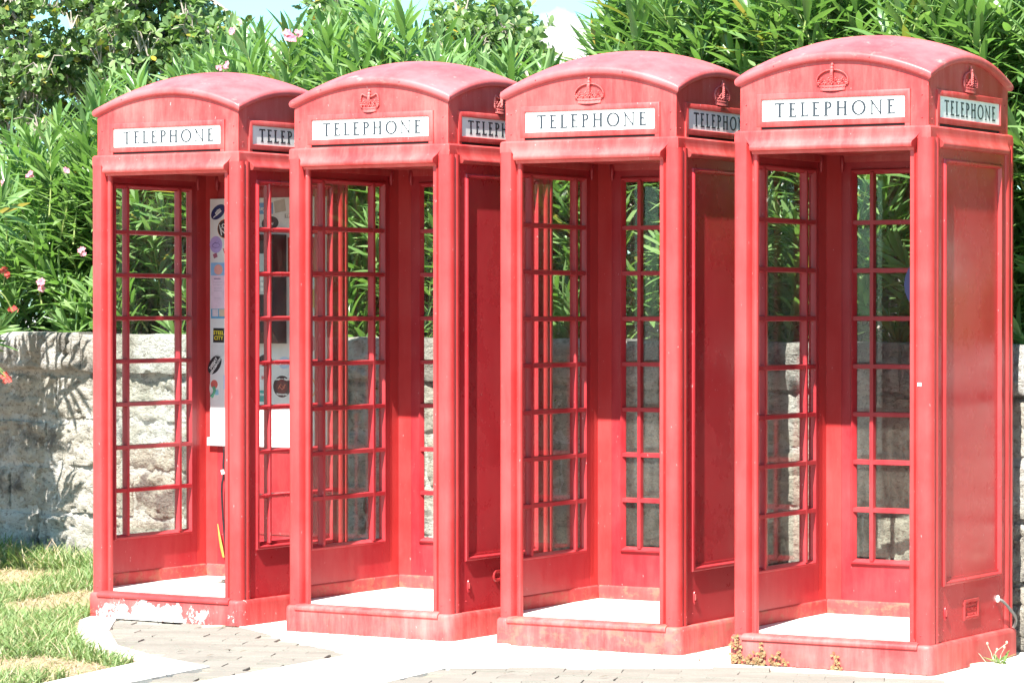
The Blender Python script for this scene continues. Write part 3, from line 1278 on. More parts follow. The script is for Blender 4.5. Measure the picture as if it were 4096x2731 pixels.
def oval_cover(t, y, z, key='cap'):
    mb = MB()
    n = 20
    prof = [(0.0, .014, .4355), (0.0, .014, .4400), (0, .018, .4400), (0, .020, .4355)]
    rings = []
    for i in range(n):
        a = 2 * math.pi * i / n
        rings.append([(o, y + rr_ * .55 * math.cos(a), z + rr_ * 1.5 * math.sin(a)) for _, rr_, o in prof])
    mb.sweep(rings, closed_path=True)
    put(mb.mesh('oval_keyhole', 40), 'oval_keyhole', t, t.children[0].active_material if False else RED_SIDE)
    mb = MB()
    mb.box(.4355, .444, y - .004, y + .003, z - .010, z + .016)
    put(mb.mesh('latch', 0), 'latch', t, RED_PED)


for t in (B2, B3, B4):
    oval_cover(t, -.280, .231)


def maker_plate(t, lines, rounded, hy, hz, y, z, size):
    mb = MB()
    n = 24 if rounded else 4
    out_ = []
    if rounded:
        r_ = hz
        for i in range(n):
            a = 2 * math.pi * i / n
            cx = (hy - r_) * (1 if math.cos(a) > 0 else -1)
            out_.append((cx + r_ * math.cos(a), r_ * math.sin(a)))
    else:
        out_ = [(hy, hz), (-hy, hz), (-hy, -hz), (hy, -hz)]
    rings = []
    for a, b in out_:
        k = .006 / max(hy, hz)
        rings.append([(.4355, y + a, z + b), (.4410, y + a * (1 - k), z + b * (1 - k)), (.4410, y + a * (1 - 2 * k), z + b * (1 - 2 * k * hy / hz)), (.4355, y + a * (1 - 3 * k), z + b * (1 - 3 * k * hy / hz))])
    mb.sweep(rings, closed_path=True)
    pl = put(mb.mesh('maker_plate', 30), 'maker_plate', t, RED_SIDE4)
    for i, tx in enumerate(lines):
        me = text_mesh(tx, size, .0022)
        o = add_obj('lettering', me, pl, RED_PED)
        o.matrix_local = Matrix.Translation((.4362, y, z + (len(lines) / 2 - .5 - i) * size * 1.02)) @ Matrix.Rotation(R(90), 4, 'Z') @ Matrix.Rotation(R(90), 4, 'X')


maker_plate(B4, ['CARRON COMP', 'STIRLINGSHI', 'CARRON'], False, .080, .043, -.012, .231, .024)
maker_plate(B2, ['CARRON', 'STIRLI'], True, .085, .028, .005, .262, .024)

# white scrap of tape on the post of the nearest box
mb = MB()
mb.box(.386, .402, -.4468, -.4440, 1.155, 1.169)
put(mb.mesh('tape_scrap', 0), 'tape_scrap', B4, WHITE)


# inner corner brackets at the top of the back left pillars
def brackets(t):
    mb = MB()
    for x_, y_ in ((-.416, .352), (-.345, .416)):
        mb.tube([(x_, y_, 2.125), (x_ + .004, y_ - .010, 2.105), (x_ + .002, y_ - .006, 2.075), (x_, y_, 2.060)], [.012, .011, .008, .004], 6)
    put(mb.mesh('roof_bracket', 60), 'roof_bracket', t, RED_IN)


for t in (B1, B2, B3, B4):
    brackets(t)


# ------------------------------------------------------------------ things in and on the boxes
def to_world(t, p):
    return Matrix.Translation(t.location) @ Matrix.Rotation(t.rotation_euler.z, 4, 'Z') @ Vector(p)


def local_thing(name, label, cat, t, p, group=None, rot=0):
    w = to_world(t, p)
    return thing(name, label, cat, w, t.rotation_euler.z + rot, group)


FACE = Matrix.Rotation(R(90), 4, 'X')              # xy drawing -> upright, facing -y


def disc(rx, ry, n=24, th=.0006):
    mb = MB()
    mb.prism([(rx * math.cos(2 * math.pi * i / n), ry * math.sin(2 * math.pi * i / n)) for i in range(n)], 0, th)
    return mb.mesh('sticker', 0)


def card(hx, hy, th=.0006):
    mb = MB()
    mb.box(-hx, hx, -hy, hy, 0, th)
    return mb.mesh('sticker', 0)


def flat(name, col, rough=.45):
    return simple(name, col, rough, var=.08, scale=40)


CLR = {}


def clr(c):
    if c not in CLR:
        CLR[c] = flat('print_%d' % len(CLR), c)
    return CLR[c]


def notice_board():
    t = local_thing('notice_board', 'white board covered in stickers on the back of the leftmost box', 'board', B1, (-.047, .4195, .795))
    # local frame: x across, y back, z up from board bottom
    mb = MB()
    mb.box(-.338, .400, -.012, 0, .0, 1.222)
    mb.box(-.350, .408, -.022, 0.001, -.006, .034)
    add_obj('board_panel', mb.mesh('board_panel', 0), t, BOARD)

    def st(me, col, x, z, rot=0.0, lift=0, texts=()):
        o = add_obj('sticker', me, t, clr(col))
        o.matrix_local = Matrix.Translation((x, -.0123 - lift, z - .795)) @ FACE @ Matrix.Rotation(R(rot), 4, 'Z')
        for tx, sz, c, dx, dy, ro in texts:
            q = add_obj('lettering', text_mesh(tx, sz, .0003, .0006), o, clr(c))
            q.matrix_local = Matrix.Translation((dx, dy, .0009)) @ Matrix.Rotation(R(ro), 4, 'Z')
        return o
    wht, blk = (.75, .75, .73), (.02, .018, .022)
    # navy oval with a white crown and key
    o = st(disc(.050, .031), (.015, .02, .10), -.287, 1.952, 35)
    mb = MB()
    for i in range(5):
        mb.box(-.018 + i * .008, -.013 + i * .008, -.004, .012 - abs(i - 2) * .002, .0006, .0012)
    mb.box(-.020, .020, -.010, -.005, .0006, .0012)
    mb.box(-.040, -.022, -.008, -.004, .0006, .0012)
    add_obj('emblem', mb.mesh('emblem', 0), o, clr(wht))
    o = st(disc(.048, .048), (.55, .16, .03), -.243, 1.868, 0)
    st(disc(.045, .045), (.03, .012, .012), -.243, 1.868, 0, .0007, (('LO', .030, wht, -.016, .012, 12), ('N', .046, wht, -.012, -.016, 12)))
    o = st(disc(.039, .042), (.42, .32, .62), -.300, 1.790)
    mb = MB()
    mb.tube([(.024 * math.cos(a * .5), .012 * math.sin(a * .5) - .004, .0008) for a in range(13)], .0012, 4)
    mb.tube([(-.018, -.002, .0008), (-.006, .012, .0008), (.006, .004, .0008), (.018, .014, .0008)], .0012, 4)
    add_obj('emblem', mb.mesh('emblem', 0), o, clr((.15, .08, .30)))
    st(disc(.030, .036), wht, -.235, 1.755, 0, 0, (('V', .04, (.5, .04, .06), -.01, 0, 0),))
    st(card(.012, .011), (.35, .10, .16), -.305, 1.735, 20)
    # printed leaflet: sky picture, pink page, blue photos
    st(card(.052, .0315), (.25, .45, .72), -.280, 1.668)
    st(disc(.027, .026), (.72, .34, .30), -.285, 1.665, 0, .0007)
    st(card(.052, .082), (.72, .55, .66), -.280, 1.5535, 0, 0,
       (('BERMUDA', .009, (.3, .2, .3), -.012, .066, 0), ('- - - - - - - -', .012, (.4, .3, .4), -.008, .05, 0), ('- - - - - - - -', .012, (.4, .3, .4), -.008, .038, 0),
        ('- - - - - - -', .012, (.4, .3, .4), -.008, .02, 0), ('- - - - - - -', .012, (.4, .3, .4), -.008, .008, 0), ('- - - - - -', .012, (.4, .3, .4), -.008, -.03, 0)))
    st(card(.052, .024), (.10, .33, .55), -.280, 1.446)
    st(card(.018, .018), (.62, .55, .60), -.305, 1.450, 0, .0007)
    st(card(.018, .018), (.62, .48, .35), -.262, 1.450, 0, .0007)
    st(card(.034, .036), blk, -.284, 1.338, -1, 0, (('STEEL', .026, (.75, .62, .03), 0, .012, 0), ('CITY', .026, (.75, .62, .03), 0, -.014, 0)))
    st(card(.042, .03), (.60, .60, .61), -.288, 1.262)
    st(disc(.055, .034), blk, -.309, 1.192, 52, 0, (('DEEJAY', .021, wht, 0, .009, 0), ('XENGBACON', .017, wht, 0, -.010, 0)))
    # oval sticker with a swimming figure
    o = st(disc(.031, .055), (.70, .70, .68), -.310, 1.070, 4)
    mb = MB()
    mb.prism([(.022 * math.cos(a / 3), .022 * math.sin(a / 3) + .024) for a in range(19)], .0006, .0010)
    add_obj('emblem', mb.mesh('emblem', 0), o, clr((.55, .12, .10)))
    mb = MB()
    mb.tube([(-.004, .012, .001), (.002, -.008, .001), (-.008, -.024, .001), (-.020, -.036, .001)], [.010, .009, .007, .011], 6)
    add_obj('emblem', mb.mesh('emblem', 60), o, clr((.10, .33, .20)))
    mb = MB()
    mb.box(.002, .024, -.030, -.004, .0006, .0011)
    add_obj('emblem', mb.mesh('emblem', 0), o, clr((.25, .5, .62)))
    st(card(.015, .035), (.35, .55, .75), -.238, 1.105)
    # right hand half, seen through the glazing
    st(card(.048, .028), (.12, .28, .52), .005, 1.965, 0, 0, (('Reyn', .030, wht, -.015, 0, 0),))
    st(card(.034, .030), (.42, .38, .33), .095, 1.975, 10)
    st(disc(.052, .034), blk, .035, 1.892, 5, 0, (('RAW', .018, wht, 0, -.006, 0),))
    st(card(.026, .011), (.30, .30, .30), .150, 1.926, 0, 0, (('TPR', .022, wht, 0, 0, 0),))
    st(disc(.022, .030), (.30, .50, .36), .262, 1.935)
    st(disc(.020, .024), (.20, .20, .22), .255, 1.855, 0, 0, (('S', .03, wht, 0, 0, 0),))
    st(card(.092, .085), (.45, .035, .03), .235, 1.735, 0, 0, (('OUT', .036, wht, .015, .040, 0), ('- - - - -', .02, wht, .01, .0, 0), ('- - - - -', .02, wht, .01, -.02, 0), ('- - - -', .02, wht, .01, -.04, 0)))
    st(card(.085, .030), (.50, .60, .66), .240, 1.615, 0)
    st(card(.040, .045), (.10, .16, .36), .195, 1.525)
    st(card(.036, .045), (.60, .38, .14), .282, 1.520)
    st(card(.060, .030), (.46, .50, .70), .235, 1.425, 0, 0, (('dic', .030, (.5, .08, .1), .03, 0, 0),))
    st(disc(.040, .044), (.42, .08, .12), .275, 1.300, 0, 0, (('b', .05, blk, 0, 0, 0),))
    st(disc(.036, .030), (.40, .52, .68), .122, 1.205, 0, 0, (('~~~', .02, (.7, .4, .2), 0, 0, 0),))
    st(disc(.058, .058), (.72, .72, .72), .108, 1.088)
    st(disc(.054, .054), blk, .108, 1.088, 0, .0007, (('Southern Eagle', .014, wht, 0, .036, 0), ('Motorcycles', .013, wht, 0, -.038, 0)))
    o = st(disc(.036, .036), (.10, .02, .02), .108, 1.088, 0, .0014)
    mb = MB()
    mb.tube([(-.022, -.010, .001), (-.006, .012, .001), (.008, -.004, .001), (.022, .010, .001)], .0022, 5)
    mb.tube([(-.016, .004, .001), (0, -.014, .001), (.018, -.004, .001)], .0018, 5)
    add_obj('emblem', mb.mesh('emblem', 0), o, clr((.65, .20, .12)))
    st(disc(.044, .052), (.66, .30, .16), .272, 1.085)
    st(disc(.034, .042), (.70, .70, .68), .272, 1.085, 0, .0007, (('o', .05, (.4, .2, .2), 0, 0, 0),))
    st(card(.032, .028), (.05, .30, .28), -.012, 1.040, 0, 0, (('TIME', .016, wht, 0, .006, 0),))
    st(card(.026, .040), (.70, .70, .72), -.010, 1.120, 0, 0, (('*', .05, (.5, .05, .08), 0, 0, 0),))
    st(disc(.042, .030), blk, .005, 1.215)


notice_board()


def payphone(t, p, rot, label, hooded, hw=.165):
    q = local_thing('payphone', label, 'payphone', t, p, None, rot)
    # frame: x across, -y toward the user, z up
    mb = MB()
    hh, d = .267, .115
    pr = [(0, 0), (-d * .55, 0), (-d, .06), (-d, 2 * hh - .03), (-d + .025, 2 * hh), (0, 2 * hh)]
    mb.sweep([[(s_, y, z) for y, z in pr] for s_ in (-hw, hw)])
    add_obj('housing', mb.mesh('housing', 30), q, BLACK)
    mb = MB()
    mb.box(.02, .12, -d - .006, -d + .002, .24, .44)
    add_obj('faceplate', mb.mesh('faceplate', 0), q, STEEL)
    kb = MB()
    kb.box(-.009, .009, -.006, 0, -.008, .008)
    km = kb.mesh('key', 0)
    for i in range(4):
        for j in range(3):
            k = add_obj('key', km, q, WHITE)
            k.location = (.042 + j * .027, -d - .006, .265 + i * .026)
    mb = MB()
    mb.tube([(-.09, -d - .030, .20), (-.09, -d - .022, .235), (-.09, -d - .034, .30), (-.09, -d - .034, .36), (-.09, -d - .022, .425), (-.09, -d - .030, .46)], [.026, .024, .013, .013, .024, .026], 10)
    add_obj('handset', mb.mesh('handset', 60), q, BLACK)
    mb = MB()
    mb.box(-.118, -.062, -d - .014, -d + .002, .40, .45)
    mb.box(-.118, -.062, -d - .014, -d + .002, .21, .25)
    add_obj('cradle', mb.mesh('cradle', 0), q, STEEL)
    mb = MB()
    mb.tube([(-.09, -d - .03, .20), (-.085, -d - .05, .10), (-.05, -d - .04, .02), (.0, -d * .5, -.015)], .006, 6)
    add_obj('cord', mb.mesh('cord', 60), q, STEEL)
    if hooded:
        for s_ in (-1, 1):
            mb = MB()
            n = 12
            pts = [(-.02 - .200 * math.sin(math.pi * i / n) ** .6, .085 + .36 * i / n) for i in range(n + 1)]
            pts_in = [(y * .84 + .0, z * .86 + .037) for y, z in pts][::-1]
            rings = [[(s_ * (hw + .004) + e, y, z) for y, z in pts] + [(s_ * (hw + .004) + e, y, z) for y, z in pts_in] for e in (0, s_ * .016)]
            mb.sweep(rings)
            add_obj('hood_side', mb.mesh('hood_side', 30), q, NAVY)
    return q


payphone(B1, (-.037, .4070, 1.300), 0, 'black payphone fixed to the sticker board inside the leftmost box', False, .125)
payphone(B4, (.4230, .020, 1.300), R(-90), 'payphone with navy hood on the right wall inside the nearest box', True)


def cable(name, label, pts, r, mat, parts=()):
    mb = MB()
    mb.tube(pts, r, 8)
    o = add_obj(name, mb.mesh(name, 60), None, mat)
    tag(o, label, 'cable')
    return o


def spline(pts, n=8):
    out = []
    P = [Vector(p) for p in pts]
    P = [P[0]] + P + [P[-1]]
    for i in range(1, len(P) - 2):
        for k in range(n):
            t = k / n
            a, b, c, d = P[i - 1], P[i], P[i + 1], P[i + 2]
            out.append(0.5 * ((2 * b) + (-a + c) * t + (2 * a - 5 * b + 4 * c - d) * t * t + (-a + 3 * b - 3 * c + d) * t ** 3))
    out.append(P[-2])
    return out


q = thing('cable', 'black cable with a white clip running down below the sticker board', 'cable', to_world(B1, (-.297, .412, .2)), B1.rotation_euler.z)
mb = MB()
mb.tube(spline([(0.002, -.004, .60), (-.001, -.010, .50), (.004, -.016, .44), (-.004, -.02, .38), (-.002, -.014, .25), (.008, -.01, .12), (.016, -.004, .02), (.03, -.01, -.035)]), .0055, 8)
add_obj('wire', mb.mesh('wire', 60), q, BLACK)
mb = MB()
mb.tube([(.003, -.016, .448), (-.002, -.019, .470)], .0095, 10)
add_obj('clip', mb.mesh('clip', 60), q, WHITE)
q = thing('conduit', 'grey conduit with a white end curling out of the right side of the nearest box', 'cable', to_world(B4, (.436, .270, .247)), B4.rotation_euler.z)
mb = MB()
mb.tube(spline([(.0, 0, 0), (.018, .02, -.008), (.03, .075, -.048), (.034, .125, -.085), (.02, .150, -.12), (-.01, .155, -.16), (-.03, .16, -.24)]), .0065, 8)
add_obj('hose', mb.mesh('hose', 60), q, GREY)
mb = MB()
mb.ball((.004, 0, .003), .015, 6, 4, (.6, 1, 1.1))
add_obj('end_cap', mb.mesh('end_cap', 0), q, WHITE)
mb = MB()
mb.ball((-.0035, -.004, -.022), .012, 12, 6, (.3, .8, 1.8))
add_obj('entry_hole', mb.mesh('entry_hole', 60), q, DARK)

# sheets of paper left on the floor of the leftmost box
for i, (px, py, rz, lb) in enumerate(((-.02, .20, .25, 'upper white paper sheet curling on the floor of the leftmost box'), (.04, .14, -.15, 'lower white paper sheet lying flat on the floor of the leftmost box'))):
    mb = MB()
    n = 8
    rings = []
    for a in range(n + 1):
        u = -.15 + .30 * a / n
        zz = .0015 + .0055 * i + (.018 * max(0, -u / .15) ** 2 if i == 0 else .006 * math.sin(a * .9) ** 2)
        rings.append([(u, -.105, zz), (u, .105, zz + .004 * math.sin(a)), (u, .105, zz + .0008 + .004 * math.sin(a)), (u, -.105, zz + .0008)])
    mb.sweep(rings)
    o = add_obj('paper_sheet', mb.mesh('paper_sheet', 60), None, clr((.72, .71, .68)))
    o.location = to_world(B1, (px, py + .05, .1365 + .012 * i))
    o.rotation_euler = (0, 0, B1.rotation_euler.z + rz)
    tag(o, lb, 'paper')

# ------------------------------------------------------------------ foliage machinery


def leaf_template(length, width, kind='lance', bend=0.25, fold=0.25, rows=5):
    """leaf along +y, upper face +z"""
    v, f = [], []
    for i in range(rows + 1):
        t = i / rows
        if kind == 'lance':
            w = width * .5 * (math.sin(math.pi * min(1, t * .96 + .03)) ** .75)
        elif kind == 'obovate':
            w = width * .5 * math.sin(math.pi * t ** 1.55 * .94 + .03) ** .7 if t < 1 else width * .12
        else:
            w = width * .5 * (1 - t) ** .7
        y = length * t
        z = -bend * length * t * t
        if i in (0, rows) and kind != 'obovate':
            w = max(w, width * .04)
        v += [(-w, y, z + fold * w), (0, y, z), (w, y, z + fold * w)]
    for i in range(rows):
        a = i * 3
        f += [(a, a + 1, a + 4, a + 3), (a + 1, a + 2, a + 5, a + 4)]
    return np.array(v, float), f


def blade_template(length, width, bend):
    v, f = [], []
    for i in range(4):
        t = i / 3
        w = width * .5 * (1 - t) ** .8 + .0002
        v += [(-w, bend * length * t * t, length * t * (1 - .25 * bend * t)), (w, bend * length * t * t, length * t * (1 - .25 * bend * t))]
    for i in range(3):
        f.append((2 * i, 2 * i + 1, 2 * i + 3, 2 * i + 2))
    return np.array(v, float), f


def bulk_mesh(name, items, templates):
    """items: list of (template index, 4x4 numpy matrix)"""
    V, F = [], []
    off = 0
    by = {}
    for ti, m_ in items:
        by.setdefault(ti, []).append(m_)
    allv, allf = [], []
    for ti, ms in by.items():
        tv, tf = templates[ti]
        A = np.array(ms)
        vv = np.einsum('nij,kj->nki', A[:, :3, :3], tv) + A[:, None, :3, 3]
        n, k = vv.shape[0], vv.shape[1]
        ff = np.array(tf)[None] + (np.arange(n) * k)[:, None, None] + off
        allv.append(vv.reshape(-1, 3))
        allf.append(ff.reshape(-1, 4))
        off += n * k
    v = np.concatenate(allv)
    f = np.concatenate(allf)
    me = bpy.data.meshes.new(name)
    me.vertices.add(len(v))
    me.vertices.foreach_set('co', v.astype(np.float32).ravel())
    me.loops.add(f.size)
    me.loops.foreach_set('vertex_index', f.astype(np.int32).ravel())
    me.polygons.add(len(f))
    me.polygons.foreach_set('loop_start', (np.arange(len(f)) * 4).astype(np.int32))
    me.polygons.foreach_set('loop_total', np.full(len(f), 4, np.int32))
    me.update(calc_edges=True)
    me.validate()
    me.shade_smooth()
    return me


def basis(d, up, scale=1.0, origin=(0, 0, 0)):
    d = np.asarray(d, float)
    d /= np.linalg.norm(d)
    x = np.cross(d, up)
    nx = np.linalg.norm(x)
    if nx < 1e-4:
        x = np.cross(d, (1, .1, 0))
        nx = np.linalg.norm(x)
    x /= nx
    z = np.cross(x, d)
    m_ = np.eye(4)
    m_[:3, 0] = x * scale
    m_[:3, 1] = d * scale
    m_[:3, 2] = z * scale
    m_[:3, 3] = origin
    return m_


OT = [leaf_template(.205, .030, 'lance', b, fo) for b, fo in ((.05, .3), (.18, .25), (.32, .2), (.10, .45))]
GT = [leaf_template(.066, .038, 'obovate', b, fo, 4) for b, fo in ((.05, .2), (.2, .15), (-.1, .3))]
OLE_ME = []
for tv, tf in OT:
    me = bpy.data.meshes.new('leaf')
    me.from_pydata([tuple(p) for p in tv], [], tf)
    me.shade_smooth()
    me.materials.append(OLE)
    OLE_ME.append(me)


def ole_shoot(rr, base, axis, length, nwh):
    """whorled shoot: returns stem points and leaf matrices"""
    axis = np.array(axis, float)
    axis /= np.linalg.norm(axis)
    t1 = np.cross(axis, (0.3, 0.2, 0.93)) if abs(axis[2]) < .9 else np.cross(axis, (1, 0, 0))
    t1 /= np.linalg.norm(t1)
    t2 = np.cross(axis, t1)
    curve = np.array([rr.uniform(-.1, .1), rr.uniform(-.1, .1), 0])
    items = []
    stem = []

    def P(t):
        return np.array(base) + axis * length * t + curve * length * t * t
    for i in range(6):
        stem.append(tuple(P(i / 5)))
    ph = rr.uniform(0, 6.28)
    for w in range(nwh):
        t = .18 + .82 * w / (nwh - 1)
        p = P(t)
        ang = 72 - 52 * t ** 1.6 + rr.uniform(-8, 8)
        sc = (0.78 + .36 * math.sin(math.pi * min(1, t * .85))) * rr.uniform(.85, 1.12)
        if t > .93:
            sc *= .62
        for k in range(3):
            a = ph + w * 1.05 + k * 2.094 + rr.uniform(-.25, .25)
            rad = t1 * math.cos(a) + t2 * math.sin(a)
            th = R(ang + rr.uniform(-9, 9))
            d = axis * math.cos(th) + rad * math.sin(th)
            up = axis * math.sin(th) - rad * math.cos(th) + np.array([0, 0, .25])
            items.append((rr.randrange(4), basis(d, up, sc, p)))
    return stem, items


prof_x = [-60, 0, 100, 200, 215, 260, 330, 400, 470, 500, 560, 640, 700, 760, 830, 900, 950, 1010, 1060, 1120, 1180, 1230, 1262, 1285, 1310, 1345, 1372, 1400, 1440, 2440]
prof_y0 = [290, 295, 285, 275, 190, 180, 170, 120, 80, 40, 15, 45, 50, 10, -40, -10, 40, 55, 75, 95, 80, 85, 70, 130, 185, 175, 100, -20, -120, -140]

prof_y = [y_ + (30 if x_ < 380 else 68 if x_ < 1300 else 36) for x_, y_ in zip(prof_x, prof_y0)]


def col_of(x, y):
    return (2048 + 12807 * x / y) / 1.7415


def z_at(yd, y):
    return 1.459 + (1244 - yd * 1.7415) * y / 12807


def oleander(u0, u1, label, seed, n, front_n=10, flowers=(), lowres=False, leaf_n=10):
    rr = random.Random(seed)
    c0 = wpt((u0 + u1) / 2, .7)
    t = thing('oleander_bush', label, 'bush', (c0.x, c0.y, 0), 0, 'oleander bushes along the wall')
    shoots = []
    tries = 0
    while len(shoots) < n and tries < n * 30:
        tries += 1
        u = rr.uniform(u0 - .15, u1 + .15)
        b = .12 + 1.35 * rr.random() ** 1.2
        p = wpt(u, b)
        cd = col_of(p.x, p.y)
        yt = float(np.interp(cd, prof_x, prof_y))
        ztop = min(z_at(yt, p.y), 3.75) - .10 + rr.uniform(-.12, .08)
        q_ = rr.random()
        z = rr.uniform(1.15, ztop - .08) if q_ < .74 else (ztop - rr.uniform(.05, .25) if q_ < .90 else ztop + rr.uniform(-.05, .16))
        if z < 1.1:
            continue
        L_ = rr.uniform(.34, .55)
        top = (z - 1.2) / max(.2, ztop - 1.2)
        lean = .25 + .55 * (1 - top)
        fr = 1 if b < .7 else -.4
        ax = np.array([-WN.x * lean * fr + rr.uniform(-.45, .45), -WN.y * lean * fr + rr.uniform(-.45, .45), 1.0])
        head = np.array([p.x - c0.x, p.y - c0.y, z])
        base = head - ax / np.linalg.norm(ax) * L_
        shoots.append((b, base, ax, L_, z))
    shoots.sort(key=lambda s_: s_[0] - .25 * (s_[4] > 2.3))
    bulk, stems = [], MB()
    leaf_total = 0
    for i, (b, base, ax, L_, z) in enumerate(shoots):
        stem, items = ole_shoot(rr, base, ax, L_, 8 if lowres else leaf_n)
        if i < front_n and not lowres and leaf_total + len(items) <= 300:
            mb = MB()
            mb.tube(stem, [.0065 - .0009 * k for k in range(6)], 5)
            br = add_obj('branch', mb.mesh('branch', 60), t, STEM)
            for ti, m_ in items:
                o = add_obj('leaf', OLE_ME[ti], br)
                o.matrix_basis = Matrix(m_.tolist())
            leaf_total += len(items)
        else:
            bulk += items
            stems.tube(stem, [.006 - .0008 * k for k in range(6)], 4)
    # woody stems rising from the ground
    woody = MB()
    for i in range(9):
        u = rr.uniform(u0, u1)
        a = wpt(u, rr.uniform(.5, 1.1), 0) - Vector((c0.x, c0.y, 0))
        pts = [a + Vector((rr.uniform(-.05, .05) * k, rr.uniform(-.05, .05) * k, .5 * k)) for k in range(5)]
        woody.tube(pts, [.03, .026, .022, .017, .012], 6)
    add_obj('stem', woody.mesh('stem', 60), t, BSTEM)
    fo = add_obj('foliage', bulk_mesh('foliage', bulk, OT), t, OLE, 'stuff')
    add_obj('twigs', stems.mesh('twigs', 60), t, STEM, 'stuff')
    for (xd, yd, kind, s0_) in flowers:
        s_ = s0_ * .6
        # a flower head sits on the front of the bush
        u = 0
        yy = 17.0
        for _ in range(6):
            x = (xd * 1.7415 - 2048) / 12807 * yy
            u = (Vector((x, yy)) - W0).dot(WD)
            bb = (Vector((x, yy)) - W0).dot(WN)
            yy += (-.02 - bb) / WN.y
        x = (xd * 1.7415 - 2048) / 12807 * yy
        z = z_at(yd, yy)
        its = []
        pet = [leaf_template(.030 * s_, .026 * s_, 'obovate', .3, .3, 3)]
        for k in range(5):
            cx = np.array([x - c0.x + rr.uniform(-.03, .03) * s_, yy - c0.y - .03 + rr.uniform(-.02, .02), z + rr.uniform(-.035, .035) * s_])
            for j in range(5):
                a = j * 1.2566 + k
                d = np.array([math.cos(a), -.45, math.sin(a)])
                its.append((0, basis(d, (0, -1, 0), rr.uniform(.8, 1.1), cx)))
        add_obj('flower', bulk_mesh('flower', its, pet), t, PINK if kind == 'p' else REDP)
    return t


def u_of_col(xd, b=.3):
    yy = 16.5
    for _ in range(20):
        x = (xd * 1.7415 - 2048) / 12807 * yy
        bb = (Vector((x, yy)) - W0).dot(WN)
        yy += (b - bb) / WN.y
    return (Vector((x, yy)) - W0).dot(WD)


edges = [-40, 215, 520, 790, 1060, 1330, 1600, 1900, 2200, 2480]
us = [u_of_col(e) for e in edges]
labels = ['low spreading oleander bush with scattered pink flowers left of the leftmost box',
          'oleander bush rising behind the roof of the leftmost box with three pink blooms',
          'tall oleander bush behind the gap between the first and second box roofs',
          'oleander bush behind the roof of the second box',
          'oleander bush left of the sky gap, next to the third box roof',
          'tall oleander bush behind the third box, just right of the white cloud',
          'tall oleander bush between the roofs of the third and the nearest box',
          'tall oleander bush behind the roof of the nearest box',
          'rightmost oleander bush, beside the right edge of the nearest box']
fl = [[(100, 655, 'p', 1.2), (190, 577, 'p', .8), (14, 625, 'r', 1.0), (68, 402, 'p', .8), (10, 425, 'p', .8), (155, 395, 'p', .7), (28, 712, 'r', .7)],
      [(533, 76, 'p', .8), (520, 152, 'p', .7), (503, 158, 'p', .6)], [(665, 84, 'p', 1.3), (688, 78, 'p', .7)], [], [], [], [], [], []]
for i in range(9):
    oleander(us[i], us[i + 1], labels[i], 100 + i, int(185 * (us[i + 1] - us[i])) + 30, 10, fl[i])
oleander(us[-1], us[-1] + 1.6, 'oleander bush further along the wall beyond the nearest box', 300, 130, 0, (), True)
oleander(us[-1] + 1.6, us[-1] + 3.4, 'oleander bush far along the wall, out of the picture to the right', 301, 130, 0, (), True)


